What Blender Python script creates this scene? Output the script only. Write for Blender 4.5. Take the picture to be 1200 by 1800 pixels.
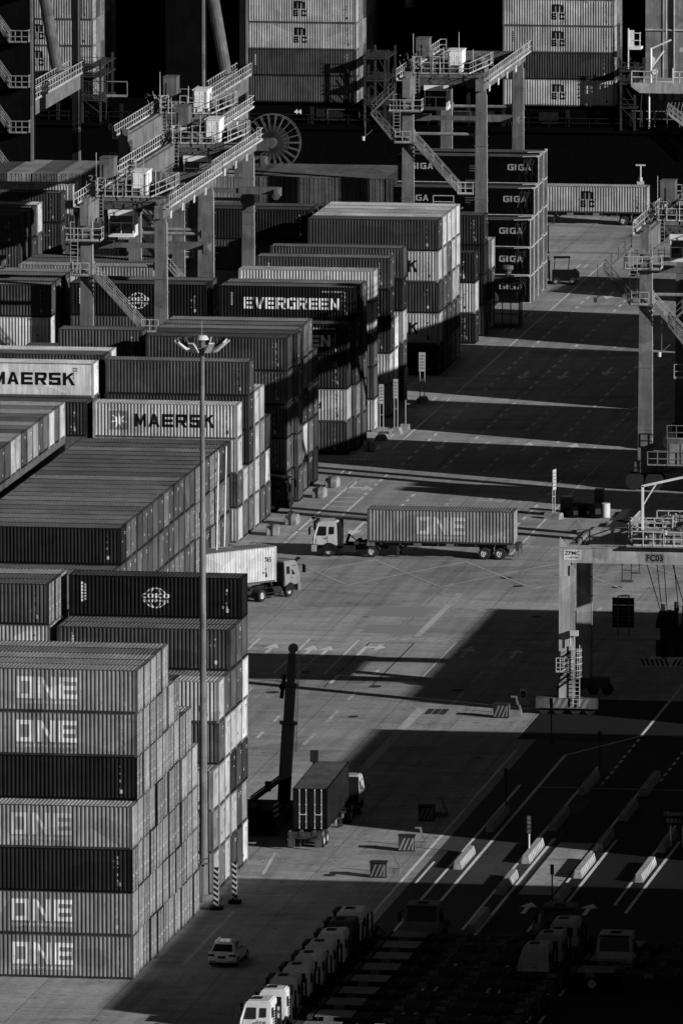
import bpy, bmesh, math, random
from mathutils import Vector, Matrix
R = math.radians
rnd = random.Random(7)
SC = bpy.context.scene
for o in list(bpy.data.objects):
    bpy.data.objects.remove(o)
COL = SC.collection

# ------------------------------------------------------------------ camera, sky, sun, exposure
CAMX, CAMY, CAMZ = 130.13, -753.56, 137.38
YAW, PITCH, ROLL = 0.1528662, 0.1380440, -0.0015298
FPX = 20671.17                                   # focal length for a 1200 x 1800 frame
cd = bpy.data.cameras.new('camera')
cam = bpy.data.objects.new('camera', cd)
COL.objects.link(cam)
fw = Vector((-math.sin(YAW)*math.cos(PITCH), math.cos(YAW)*math.cos(PITCH), -math.sin(PITCH)))
rt = Vector((math.cos(YAW), math.sin(YAW), 0))
up = rt.cross(fw)
c_, s_ = math.cos(ROLL), math.sin(ROLL)
rt2, up2 = c_*rt + s_*up, -s_*rt + c_*up
m3 = Matrix((rt2, up2, -fw)).transposed()
cam.matrix_world = Matrix.Translation((CAMX, CAMY, CAMZ)) @ m3.to_4x4()
cd.sensor_fit = 'VERTICAL'
cd.sensor_height = 36.0
cd.sensor_width = 24.0
cd.lens = FPX/1800.0*36.0
cd.clip_start = 5.0
cd.clip_end = 9000.0
SC.camera = cam

SUN_EL, SUN_AZ = R(18.5), R(-24.5)               # towards the sun: from the right and a little behind the camera
sd = Vector((math.cos(SUN_EL)*math.cos(SUN_AZ), math.cos(SUN_EL)*math.sin(SUN_AZ), math.sin(SUN_EL)))
W = bpy.data.worlds.new('World')
SC.world = W
W.use_nodes = True
nt = W.node_tree
nt.nodes.clear()
sky = nt.nodes.new('ShaderNodeTexSky')
sky.sky_type = 'NISHITA'
sky.sun_disc = False
sky.air_density = 0.45                           # dry, very clear air
sky.dust_density = 0.0
sky.sun_elevation = SUN_EL
sky.sun_rotation = math.atan2(sd.x, sd.y)
bw = nt.nodes.new('ShaderNodeSeparateColor')     # black and white through a red filter: only the red of the sky counts
bg = nt.nodes.new('ShaderNodeBackground')
bg.inputs['Strength'].default_value = 0.05
wo = nt.nodes.new('ShaderNodeOutputWorld')
nt.links.new(sky.outputs[0], bw.inputs[0])
nt.links.new(bw.outputs[0], bg.inputs['Color'])
nt.links.new(bg.outputs[0], wo.inputs[0])
sl = bpy.data.lights.new('sun', 'SUN')
sl.energy = 5.0
sl.angle = R(0.53)
sl.color = (1, 1, 1)
sun = bpy.data.objects.new('sun', sl)
COL.objects.link(sun)
sun.rotation_euler = sd.to_track_quat('Z', 'Y').to_euler()
sun.location = (60, 0, 120)
SC.view_settings.view_transform = 'Standard'
SC.view_settings.look = 'None'
SC.view_settings.exposure = 0.0
SC.view_settings.gamma = 1.0
SC.view_settings.use_curve_mapping = False
SC.render.engine = 'CYCLES'
SC.cycles.max_bounces = 4
SC.cycles.diffuse_bounces = 2

# ------------------------------------------------------------------ materials
def new_mat(name):
    m = bpy.data.materials.new(name)
    m.use_nodes = True
    t = m.node_tree
    b = t.nodes['Principled BSDF']
    return m, t, b

def nd(t, typ, **kw):
    n = t.nodes.new(typ)
    for k, v in kw.items():
        setattr(n, k, v)
    return n

def mathn(t, op, a, b=None, clamp=False):
    n = t.nodes.new('ShaderNodeMath')
    n.operation = op
    n.use_clamp = clamp
    for i, v in enumerate((a, b)):
        if v is None:
            continue
        if isinstance(v, (int, float)):
            n.inputs[i].default_value = v
        else:
            t.links.new(v, n.inputs[i])
    return n.outputs[0]

def noise(t, vec, scale, detail=3.0, rough=0.55):
    n = t.nodes.new('ShaderNodeTexNoise')
    n.inputs['Scale'].default_value = scale
    n.inputs['Detail'].default_value = detail
    n.inputs['Roughness'].default_value = rough
    if vec is not None:
        t.links.new(vec, n.inputs['Vector'])
    return n.outputs['Fac']

def mapr(t, v, a, b, c, d):
    n = t.nodes.new('ShaderNodeMapRange')
    n.inputs['From Min'].default_value = a
    n.inputs['From Max'].default_value = b
    n.inputs['To Min'].default_value = c
    n.inputs['To Max'].default_value = d
    t.links.new(v, n.inputs['Value'])
    return n.outputs[0]

def mapping(t, vec, scale):
    n = t.nodes.new('ShaderNodeMapping')
    n.inputs['Scale'].default_value = scale
    t.links.new(vec, n.inputs['Vector'])
    return n.outputs[0]

def make_paint(name, wear=1.0, rough=0.6):
    """weathered paint: the colour comes from the object, dirt and rust from noise"""
    m, t, b = new_mat(name)
    oi = nd(t, 'ShaderNodeObjectInfo')
    tc = nd(t, 'ShaderNodeTexCoord')
    geo = nd(t, 'ShaderNodeNewGeometry')
    pos = geo.outputs['Position']
    big = noise(t, pos, 0.55, 4, 0.6)
    streak = noise(t, mapping(t, pos, (3.2, 3.2, 0.28)), 1.0, 4, 0.65)
    spots = noise(t, pos, 2.6, 5, 0.7)
    f1 = mapr(t, big, 0.3, 0.7, 1.0-0.24*wear, 1.0+0.14*wear)
    f2 = mapr(t, streak, 0.35, 0.75, 1.0+0.10*wear, 1.0-0.38*wear)
    f3 = mapr(t, spots, 0.62, 0.70, 1.0, 1.0-0.55*wear)
    f4 = mapr(t, oi.outputs['Random'], 0, 1, 1.0-0.06*wear, 1.0+0.06*wear)
    run = noise(t, mapping(t, pos, (7.0, 7.0, 0.22)), 1.0, 3, 0.7)            # fine rust runs
    f5 = mapr(t, run, 0.58, 0.72, 1.0, 1.0-0.42*wear)
    vo = nd(t, 'ShaderNodeTexVoronoi')
    t.links.new(mapping(t, pos, (0.45, 0.45, 0.75)), vo.inputs['Vector'])
    vo.inputs['Scale'].default_value = 1.0
    sp = nd(t, 'ShaderNodeSeparateColor')
    t.links.new(vo.outputs['Color'], sp.inputs[0])
    f6 = mathn(t, 'ADD', mapr(t, sp.outputs[0], 0.80, 0.81, 1.0, 1.0+0.16*wear), mapr(t, sp.outputs[1], 0.82, 0.83, 0.0, -0.18*wear))   # repainted panels
    f = mathn(t, 'MULTIPLY', mathn(t, 'MULTIPLY', f1, f2), mathn(t, 'MULTIPLY', f3, f4))
    f = mathn(t, 'MULTIPLY', f, mathn(t, 'MULTIPLY', f5, f6))
    mx = nd(t, 'ShaderNodeVectorMath', operation='SCALE')
    t.links.new(oi.outputs['Color'], mx.inputs[0])
    t.links.new(f, mx.inputs['Scale'])
    t.links.new(mx.outputs[0], b.inputs['Base Color'])
    b.inputs['Roughness'].default_value = rough
    b.inputs['Specular IOR Level'].default_value = 0.05
    return m

PAINT = make_paint('weathered_paint', 1.0, 0.62)
CLEAN = make_paint('plain_paint', 0.45, 0.5)
LETTER = make_paint('letter_paint', 0.9, 0.7)

def flat_mat(name, v, rough=0.6, spec=0.3, metal=0.0, nz=0.25, sc=3.0):
    m, t, b = new_mat(name)
    geo = nd(t, 'ShaderNodeNewGeometry')
    n = noise(t, geo.outputs['Position'], sc, 4, 0.6)
    f = mapr(t, n, 0.3, 0.7, v*(1-nz), v*(1+nz))
    cb = nd(t, 'ShaderNodeCombineColor')
    for i in range(3):
        t.links.new(f, cb.inputs[i])
    t.links.new(cb.outputs[0], b.inputs['Base Color'])
    b.inputs['Roughness'].default_value = rough
    b.inputs['Specular IOR Level'].default_value = spec
    b.inputs['Metallic'].default_value = metal
    return m

RUBBER = flat_mat('rubber', 0.022, 0.85, 0.2)
HULLP = flat_mat('hull_paint', 0.0035, 0.9, 0.0)
CREASE = flat_mat('tarpaulin_crease', 0.05, 0.22, 0.9)
GLASS = flat_mat('window_glass', 0.012, 0.08, 0.5, 0, 0.1)
STEEL = flat_mat('galvanised_steel', 0.50, 0.5, 0.4, 0.0)
TARP = flat_mat('black_tarpaulin', 0.003, 0.27, 0.16, 0.0, 0.4, 1.5)

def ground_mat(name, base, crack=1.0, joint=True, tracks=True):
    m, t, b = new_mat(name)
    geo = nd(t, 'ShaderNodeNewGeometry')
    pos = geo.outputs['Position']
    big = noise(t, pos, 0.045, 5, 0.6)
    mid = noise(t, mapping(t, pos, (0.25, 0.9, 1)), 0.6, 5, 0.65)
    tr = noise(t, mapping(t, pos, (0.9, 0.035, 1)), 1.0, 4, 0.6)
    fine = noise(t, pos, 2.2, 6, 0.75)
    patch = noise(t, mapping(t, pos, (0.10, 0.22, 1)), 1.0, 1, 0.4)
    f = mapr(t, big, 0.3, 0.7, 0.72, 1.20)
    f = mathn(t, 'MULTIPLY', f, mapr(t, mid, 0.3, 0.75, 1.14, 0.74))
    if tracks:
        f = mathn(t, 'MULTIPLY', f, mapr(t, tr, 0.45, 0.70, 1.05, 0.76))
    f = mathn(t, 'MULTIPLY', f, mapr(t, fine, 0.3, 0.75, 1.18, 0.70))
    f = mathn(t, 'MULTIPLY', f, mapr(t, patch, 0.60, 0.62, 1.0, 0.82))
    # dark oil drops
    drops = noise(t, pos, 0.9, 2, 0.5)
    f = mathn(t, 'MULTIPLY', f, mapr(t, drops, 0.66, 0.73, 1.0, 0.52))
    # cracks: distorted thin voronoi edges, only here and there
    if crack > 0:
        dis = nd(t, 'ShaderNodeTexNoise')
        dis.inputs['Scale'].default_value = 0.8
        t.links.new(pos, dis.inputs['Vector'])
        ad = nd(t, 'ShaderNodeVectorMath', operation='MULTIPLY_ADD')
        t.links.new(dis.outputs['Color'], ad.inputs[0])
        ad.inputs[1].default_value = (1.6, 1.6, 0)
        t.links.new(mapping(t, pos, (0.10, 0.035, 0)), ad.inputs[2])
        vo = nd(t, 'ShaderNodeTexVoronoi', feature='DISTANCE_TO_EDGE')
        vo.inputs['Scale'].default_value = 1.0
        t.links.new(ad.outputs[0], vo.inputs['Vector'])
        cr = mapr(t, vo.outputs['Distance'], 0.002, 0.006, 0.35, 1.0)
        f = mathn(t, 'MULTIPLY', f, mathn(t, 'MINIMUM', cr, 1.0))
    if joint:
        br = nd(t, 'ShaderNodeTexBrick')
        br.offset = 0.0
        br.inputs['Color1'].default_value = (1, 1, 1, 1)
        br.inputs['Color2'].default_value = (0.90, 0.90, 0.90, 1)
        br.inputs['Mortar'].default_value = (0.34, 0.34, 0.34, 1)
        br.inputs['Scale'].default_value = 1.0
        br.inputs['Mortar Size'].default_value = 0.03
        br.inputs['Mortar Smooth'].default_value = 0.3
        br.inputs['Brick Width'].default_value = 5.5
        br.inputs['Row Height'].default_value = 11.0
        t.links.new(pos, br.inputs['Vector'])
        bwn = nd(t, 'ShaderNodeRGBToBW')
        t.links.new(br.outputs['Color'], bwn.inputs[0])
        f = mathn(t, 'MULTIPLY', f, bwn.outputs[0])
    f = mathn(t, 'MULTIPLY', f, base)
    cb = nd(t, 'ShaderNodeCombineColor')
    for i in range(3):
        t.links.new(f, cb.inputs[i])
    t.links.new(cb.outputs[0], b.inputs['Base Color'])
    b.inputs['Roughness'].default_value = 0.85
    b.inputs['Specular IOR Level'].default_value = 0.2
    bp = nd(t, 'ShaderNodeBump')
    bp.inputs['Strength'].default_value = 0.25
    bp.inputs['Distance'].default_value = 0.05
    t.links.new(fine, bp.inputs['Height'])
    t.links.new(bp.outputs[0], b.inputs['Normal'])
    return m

CONCRETE = ground_mat('yard_concrete', 0.36)
SHADE_ASPHALT = ground_mat('shaded_gate_asphalt', 0.009, 0.6, False)  # asphalt darkened so its colour also carries the deep shade
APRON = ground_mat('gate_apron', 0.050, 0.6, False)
SLAB = ground_mat('lane_concrete', 0.36, 0.5, False)
BLOCKC = flat_mat('barrier_concrete', 0.25, 0.85, 0.2, 0, 0.4, 2.0)

def mark_mat(name, v, thr=0.60):
    m, t, b = new_mat(name)
    geo = nd(t, 'ShaderNodeNewGeometry')
    pos = geo.outputs['Position']
    n = noise(t, pos, 1.6, 6, 0.75)
    n2 = noise(t, pos, 0.12, 2, 0.5)
    s = mathn(t, 'ADD', n, mathn(t, 'MULTIPLY', n2, 0.35))
    f = mapr(t, s, thr+0.02, thr+0.22, v, 0.20)
    cb = nd(t, 'ShaderNodeCombineColor')
    for i in range(3):
        t.links.new(f, cb.inputs[i])
    t.links.new(cb.outputs[0], b.inputs['Base Color'])
    b.inputs['Roughness'].default_value = 0.8
    return m
MARK = mark_mat('road_paint', 0.66, 0.66)
FAINT = mark_mat('worn_road_paint', 0.50, 0.62)
PATCH = mark_mat('road_patch_seal', 0.25, 0.7)

# ------------------------------------------------------------------ mesh builder
class MB:
    def __init__(s):
        s.v, s.f, s.mi, s.cur = [], [], [], 0
    def poly(s, pts):
        i = len(s.v)
        s.v += [tuple(p) for p in pts]
        s.f.append(tuple(range(i, i+len(pts))))
        s.mi.append(s.cur)
    def _add(s, vs, fs):
        i = len(s.v)
        s.v += [tuple(p) for p in vs]
        for f in fs:
            s.f.append(tuple(i+k for k in f))
            s.mi.append(s.cur)
    def box(s, x0, x1, y0, y1, z0, z1):
        s._add([(x0,y0,z0),(x1,y0,z0),(x1,y1,z0),(x0,y1,z0),(x0,y0,z1),(x1,y0,z1),(x1,y1,z1),(x0,y1,z1)],
               [(0,3,2,1),(4,5,6,7),(0,1,5,4),(1,2,6,5),(2,3,7,6),(3,0,4,7)])
    def hexa(s, lo, hi):
        """lo, hi: 4 points each, same order"""
        s._add(list(lo)+list(hi), [(0,3,2,1),(4,5,6,7),(0,1,5,4),(1,2,6,5),(2,3,7,6),(3,0,4,7)])
    def bar(s, p, q, w, h=None, upv=(0,0,1)):
        p, q = Vector(p), Vector(q)
        h = w if h is None else h
        d = (q-p)
        if d.length < 1e-6:
            return
        d.normalize()
        u = Vector(upv)
        if abs(d.dot(u)) > 0.95:
            u = Vector((0,1,0))
        a = d.cross(u).normalized()*(w/2)
        b = a.cross(d).normalized()*(h/2)
        s.hexa([p-a-b,p+a-b,p+a+b,p-a+b], [q-a-b,q+a-b,q+a+b,q-a+b])
    def tube(s, p, q, r, n=8, r2=None):
        p, q = Vector(p), Vector(q)
        r2 = r if r2 is None else r2
        d = (q-p).normalized()
        u = Vector((0,0,1)) if abs(d.z) < 0.9 else Vector((1,0,0))
        a = d.cross(u).normalized()
        b = a.cross(d).normalized()
        i = len(s.v)
        for k in range(n):
            t = 2*math.pi*k/n
            e = a*math.cos(t)+b*math.sin(t)
            s.v.append(tuple(p+e*r))
            s.v.append(tuple(q+e*r2))
        for k in range(n):
            k2 = (k+1) % n
            s.f.append((i+2*k, i+2*k+1, i+2*k2+1, i+2*k2)); s.mi.append(s.cur)
        s.f.append(tuple(i+2*k for k in range(n))); s.mi.append(s.cur)
        s.f.append(tuple(i+2*k+1 for k in reversed(range(n)))); s.mi.append(s.cur)
    def prism(s, pts, axis, a, b):
        """convex outline pts (2D) extruded along axis from a to b"""
        def P(p, t):
            if axis == 'x': return (t, p[0], p[1])
            if axis == 'y': return (p[0], t, p[1])
            return (p[0], p[1], t)
        n = len(pts)
        s._add([P(p,a) for p in pts]+[P(p,b) for p in pts],
               [tuple(range(n)), tuple(range(2*n-1, n-1, -1))] + [(k, k+n, (k+1)%n+n, (k+1)%n) for k in range(n)])
    def lathe(s, prof, n, org=(0,0,0), axis='z'):
        i = len(s.v)
        for (r, z) in prof:
            for k in range(n):
                t = 2*math.pi*k/n
                c, d = r*math.cos(t), r*math.sin(t)
                p = {'z': (c, d, z), 'y': (c, z, d), 'x': (z, c, d)}[axis]
                s.v.append((org[0]+p[0], org[1]+p[1], org[2]+p[2]))
        for j in range(len(prof)-1):
            for k in range(n):
                k2 = (k+1) % n
                s.f.append((i+j*n+k, i+j*n+k2, i+(j+1)*n+k2, i+(j+1)*n+k)); s.mi.append(s.cur)
    def rail(s, pts, h=1.05, r=0.028, step=1.3, mid=2, toe=True):
        """guard rail along a polyline"""
        pts = [Vector(p) for p in pts]
        for a, b in zip(pts[:-1], pts[1:]):
            L = (b-a).length
            n = max(1, int(round(L/step)))
            for k in range(n+1):
                p = a.lerp(b, k/n)
                s.bar(p, p+Vector((0,0,h)), 2*r)
            for j in range(mid):
                z = h*(j+1)/mid
                s.bar(a+Vector((0,0,z)), b+Vector((0,0,z)), 2*r)
            if toe:
                s.bar(a+Vector((0,0,0.07)), b+Vector((0,0,0.07)), 0.02, 0.14)
    def mesh(s, name, mats):
        me = bpy.data.meshes.new(name)
        me.from_pydata(s.v, [], s.f)
        for m in (mats if isinstance(mats, (list, tuple)) else [mats]):
            me.materials.append(m)
        if any(s.mi):
            me.polygons.foreach_set('material_index', s.mi)
        bm = bmesh.new(); bm.from_mesh(me)
        bmesh.ops.recalc_face_normals(bm, faces=bm.faces)
        bm.to_mesh(me); bm.free()
        me.update()
        return me

JOINED = {'side_markings', 'creases', 'small_lettering', 'hoist_gear', 'loose_cables', 'masts', 'house_fittings', 'deck_gear', 'pale_housings', 'deck_frames', 'hatch_side',
          'cable_pipes', 'number_plates', 'railing', 'conduits', 'stripes', 'print', 'rear_lights', 'trim', 'mirrors', 'wheels', 'hoist_ropes', 'lettering', 'boards'}
def link(name, data, parent=None, loc=(0,0,0), rz=0.0, tone=None):
    o = bpy.data.objects.new(name, data)
    if name in JOINED and parent is not None:
        o['kind'] = 'stuff'
    COL.objects.link(o)
    o.location = loc
    o.rotation_euler = (0, 0, rz)
    if parent is not None:
        o.parent = parent
    if tone is not None:
        o.color = (tone, tone, tone, 1)
    return o

def build(mb, name, mats, parent=None, loc=(0,0,0), rz=0.0, tone=0.2):
    return link(name, mb.mesh(name, mats), parent, loc, rz, tone)

def tag(o, label, cat, group=None, kind=None):
    o['label'] = label
    o['category'] = cat
    if group: o['group'] = group
    if kind: o['kind'] = kind
    return o

def thing(name, label, cat, loc=(0,0,0), rz=0.0, group=None):
    o = bpy.data.objects.new(name, None)
    o.empty_display_size = 0.3
    COL.objects.link(o)
    o.location = loc
    o.rotation_euler = (0, 0, rz)
    return tag(o, label, cat, group)

def struct(o):
    o['kind'] = 'structure'
    return o

def stuff(o, label=None):
    o['kind'] = 'stuff'
    if label: o['label'] = label
    return o

def copy_tree(o, parent=None):
    c = o.copy()
    COL.objects.link(c)
    c.parent = parent
    for ch in o.children:
        copy_tree(ch, c)
    return c

# ------------------------------------------------------------------ lettering
T_ = 0.24
def glyph(ch, t=T_, slant=0.0):
    """convex pieces of a block letter in a unit square"""
    def q(x0, x1, y0, y1): return [(x0,y0),(x1,y0),(x1,y1),(x0,y1)]
    h = t*0.82
    m0, m1 = 0.5-h/2, 0.5+h/2
    G = {
     'O': [q(0,t,0,1), q(1-t,1,0,1), q(t,1-t,0,h), q(t,1-t,1-h,1)],
     'N': [q(0,t,0,1), q(1-t,1,0,1), [(t,1),(t,1-1.5*h),(1-t,0),(1-t,1.5*h)]],
     'E': [q(0,t,0,1), q(t,1,0,h), q(t,.95,m0,m1), q(t,1,1-h,1)],
     'V': [[(0,1),(t*1.1,1),(.5+t*.4,0),(.5-t*.55,0)], [(1-t*1.1,1),(1,1),(.5+t*.55,0),(.5+t*.4-.0,0),(.55,.18)]],
     'R': [q(0,t,0,1), q(t,.92,1-h,1), q(t,.92,m0-.04,m1-.04), q(1-t,1,m1-.06,.94), [(.46,m0-.04),(.46+t*1.1,m0-.04),(1.02,0),(1.0-t*1.15,0)]],
     'G': [q(0,t,.06,.94), q(t,1,1-h,1), q(t,1,0,h), q(1-t,1,h,m1), q(.55,1-t,m0,m1)],
     'I': [q(.3,.3+t*1.15,0,1)],
     'A': [[(0,0),(t*1.05,0),(.5+t*.3,1),(.5-t*.5,1)], [(1-t*1.05,0),(1,0),(.5+t*.5,1),(.5+t*.3,1),(.5,.8)], q(.3,.70,.2,.2+h*.9)],
     'M': [q(0,t*.9,0,1), q(1-t*.9,1,0,1), [(t*.9,1),(t*.9,.55),(.42,.1),(.5,.1),(.5,.42)], [(1-t*.9,1),(1-t*.9,.55),(.58,.1),(.5,.1),(.5,.42)]],
     'S': [q(0,1,0,h), q(0,1,1-h,1), q(.02,.98,m0,m1), q(0,t,m1,1-h), q(1-t,1,h,m0), q(0,t,h,h+.1)],
     'K': [q(0,t,0,1), [(t,.42),(t,.66),(.70,1),(1.02,1)], [(t+.16,.56),(t+.34,.66),(1.04,0),(.74,0)]],
     'C': [q(0,t,0,1), q(t,1,0,h), q(t,1,1-h,1), q(1-t,1,1-h-.14,1-h), q(1-t,1,h,h+.14)],
     'm': [q(0,t*.9,0,1), q(.5-t*.42,.5+t*.42,0,1-h), q(1-t*.9,1,0,1-h*.4), q(t*.9,1-t*.9,1-h,1)],
    }
    return G[ch]

def word(s, w, h, x0, z0, gap=0.16, t=T_, shear=0.0):
    """pieces of a word w wide and h high whose left foot is (x0, z0)"""
    ws = [0.45 if ch == 'I' else 1.0 for ch in s]
    lw = w/(sum(ws)+gap*(len(s)-1))
    out = []
    ox = x0
    for ch, k in zip(s, ws):
        for p in glyph(ch, t):
            out.append([(ox+lw*(a if k == 1 else a-0.28)+shear*h*b, z0+h*b) for a, b in p])
        ox += lw*(k+gap)
    return out

_txt = {}
def text_polys(s, w, h, x0, z0, bold=0.0):
    """triangles of a line of type stretched into w x h at (x0, z0)"""
    if (s, bold) not in _txt:
        cu = bpy.data.curves.new('type', 'FONT')
        cu.body = s
        cu.offset = bold
        cu.fill_mode = 'FRONT'
        cu.resolution_u = 2
        ob = bpy.data.objects.new('type', cu)
        COL.objects.link(ob)
        dg = bpy.context.evaluated_depsgraph_get()
        dg.update()
        me = bpy.data.meshes.new_from_object(ob.evaluated_get(dg))
        me.calc_loop_triangles()
        tr = [[tuple(me.vertices[i].co[:2]) for i in t.vertices] for t in me.loop_triangles]
        bpy.data.objects.remove(ob)
        bpy.data.curves.remove(cu)
        bpy.data.meshes.remove(me)
        _txt[(s, bold)] = tr
    tr = _txt[(s, bold)]
    if not tr:
        return []
    xs = [p[0] for t in tr for p in t]; ys = [p[1] for t in tr for p in t]
    a, b, c, d = min(xs), max(xs), min(ys), max(ys)
    return [[(x0+(x-a)/(b-a)*w, z0+(y-c)/max(d-c,1e-6)*h) for x, y in t] for t in tr]

def clip_half(p, x, keep_right):
    out = []
    n = len(p)
    for i in range(n):
        a, b = p[i], p[(i+1) % n]
        ia = (a[0] >= x) if keep_right else (a[0] <= x)
        ib = (b[0] >= x) if keep_right else (b[0] <= x)
        if ia: out.append(a)
        if ia != ib:
            t = (x-a[0])/(b[0]-a[0])
            out.append((x, a[1]+t*(b[1]-a[1])))
    return out

# ------------------------------------------------------------------ containers
CL, CW, CH = 12.192, 2.438, 2.896
PITCH_C, DEPTH_C = 0.278, 0.055

def corr_points(L):
    """(x, depth) break points of a corrugated long wall, right end at x = 0"""
    a, b = -L+0.17, -0.17
    n = int((b-a)/PITCH_C)
    off = (b-a-n*PITCH_C)/2
    pts = [(a, 0.0)]
    for k in range(n):
        s = a+off+k*PITCH_C
        pts += [(s+0.035, 0.0), (s+0.104, DEPTH_C), (s+0.174, DEPTH_C), (s+0.243, 0.0)]
    pts.append((b, 0.0))
    return pts

def depth_at(x, pts):
    if x <= pts[0][0]: return 0.0
    for (xa, da), (xb, db) in zip(pts[:-1], pts[1:]):
        if x <= xb:
            return da+(db-da)*(x-xa)/max(xb-xa, 1e-9)
    return 0.0

def on_corrugation(mb, polys, L, lift=0.005, flat=False):
    """flat paint that follows the ribs of the wall"""
    if flat:
        for p in polys:
            mb.poly([(x, -lift-0.002, z) for x, z in p])
        return
    pts = corr_points(L)
    xs = [p[0] for p in pts]
    for p in polys:
        lo, hi = min(q[0] for q in p), max(q[0] for q in p)
        cuts = [x for x in xs if lo < x < hi]
        edges = [lo]+cuts+[hi]
        for a, b in zip(edges[:-1], edges[1:]):
            if b-a < 1e-5: continue
            c = clip_half(clip_half(p, a, True), b, False)
            if len(c) >= 3:
                mb.poly([(x, depth_at(x, pts)-lift, z) for x, z in c])

_mc = {}
def cmesh(kind, L=CL, H=CH):
    key = (kind, round(L,2), round(H,2))
    if key in _mc: return _mc[key]
    mb = MB()
    mats = [PAINT, STEEL]
    if kind == 'side':
        pts = corr_points(L)
        z0, z1 = 0.16, H-0.06
        for (xa, da), (xb, db) in zip(pts[:-1], pts[1:]):
            mb.poly([(xa, da+0.001, z0), (xb, db+0.001, z0), (xb, db+0.001, z1), (xa, da+0.001, z1)])
    elif kind == 'side_flat':
        z0, z1 = 0.2, H-0.12
        mb.box(-L+0.17, -0.17, 0.012, 0.06, z0, z1)
        n = 24
        for k in range(n):
            x = -L+0.17+(L-0.34)*(k+0.5)/n
            mb.box(x-0.012, x+0.012, 0.006, 0.012, z0, z1)
        mb.box(-L+0.17, -0.17, 0.0, 0.02, H*0.13, H*0.145)
    elif kind == 'roof':
        a, b = -L+0.22, -0.22
        p = 0.262
        n = int((b-a)/p)
        off = (b-a-n*p)/2
        pts = [(a, 0)]
        for k in range(n):
            s = a+off+k*p
            pts += [(s+0.03, 0), (s+0.085, 0.040), (s+0.176, 0.040), (s+0.232, 0)]
        pts.append((b, 0))
        zz = H-0.052
        for (xa, da), (xb, db) in zip(pts[:-1], pts[1:]):
            mb.poly([(xa, 0.055, zz+da), (xb, 0.055, zz+db), (xb, CW-0.055, zz+db), (xa, CW-0.055, zz+da)])
        mb.box(-L+0.05, a, 0.055, CW-0.055, zz-0.02, H-0.008)
        mb.box(b, -0.05, 0.055, CW-0.055, zz-0.02, H-0.008)
    elif kind == 'end':
        # closed front end, ribs upright, facing +x
        y0, y1 = 0.16, CW-0.16
        n = 8
        p = (y1-y0)/n
        z0, z1 = 0.18, H-0.10
        pts = []
        for k in range(n):
            s = y0+k*p
            pts += [(s, 0), (s+0.09, 0), (s+0.13, 0.024), (s+p-0.04, 0.024)]
        pts.append((y1, 0))
        for (ya, da), (yb, db) in zip(pts[:-1], pts[1:]):
            mb.poly([(-0.03-da, ya, z0), (-0.03-db, yb, z0), (-0.03-db, yb, z1), (-0.03-da, ya, z1)])
    elif kind in ('door_a', 'door_b'):
        y0, y1 = (0.14, 1.212) if kind == 'door_a' else (1.226, CW-0.14)
        z0, z1 = 0.16, H-0.12
        mb.box(-0.075, -0.05, y0, y1, z0, z1)
        for k in range(5):                       # pressed panels
            za = z0+0.10+(z1-z0-0.2)*k/5
            zb = z0+0.10+(z1-z0-0.2)*(k+0.82)/5
            mb.box(-0.05, -0.032, y0+0.10, y1-0.10, za, zb)
        mb.box(-0.052, -0.026, y0+0.01, y0+0.05, z0, z1)
        mb.box(-0.052, -0.026, y1-0.05, y1-0.01, z0, z1)
        hy = y0-0.02 if kind == 'door_a' else y1-0.06
        for k in range(4):
            z = z0+0.25+k*(z1-z0-0.5)/3
            mb.box(-0.04, -0.008, hy, hy+0.08, z-0.06, z+0.06)
        mb.cur = 1
        for fy in (0.30, 0.74):
            y = y0+(y1-y0)*fy
            mb.tube((-0.010, y, 0.04), (-0.010, y, H-0.04), 0.021, 6)
            for z in (0.09, 0.55, 1.15, 1.75, H-0.09):
                mb.box(-0.045, 0.006, y-0.05, y+0.05, z-0.035, z+0.035)
        mb.box(-0.03, 0.004, y0+0.3, y0+0.85, 1.02, 1.07)
    elif kind == 'frame':
        for y in (0.0, CW-0.16):
            mb.box(-0.16, 0, y, y+0.16, 0.118, H-0.118)
            mb.box(-L, -L+0.16, y, y+0.16, 0.118, H-0.118)
        for y in (0.0, CW-0.06):
            mb.box(-L+0.18, -0.18, y, y+0.06, H-0.062, H-0.004)
        for x in (-0.10, -L):
            mb.box(x, x+0.10, 0.165, CW-0.165, H-0.11, H-0.006)
        for x in (-0.178, -L-0.003):
            for y in (-0.003, CW-0.162):
                for z in (0, H-0.118):
                    mb.box(x, x+0.181, y, y+0.165, z, z+0.118)
        mb.box(-L+0.16, -0.16, 0.06, CW-0.06, 0.10, 0.14)      # floor
    elif kind == 'bottom_rails':
        for y in (0.025, CW-0.075):
            mb.box(-L+0.18, -0.18, y, y+0.05, 0.012, 0.165)
        for x in (-0.07, -L+0.02):
            mb.box(x, x+0.05, 0.17, CW-0.17, 0.012, 0.16)
    me = mb.mesh('container_'+kind, mats)
    _mc[key] = me
    return me

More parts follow.
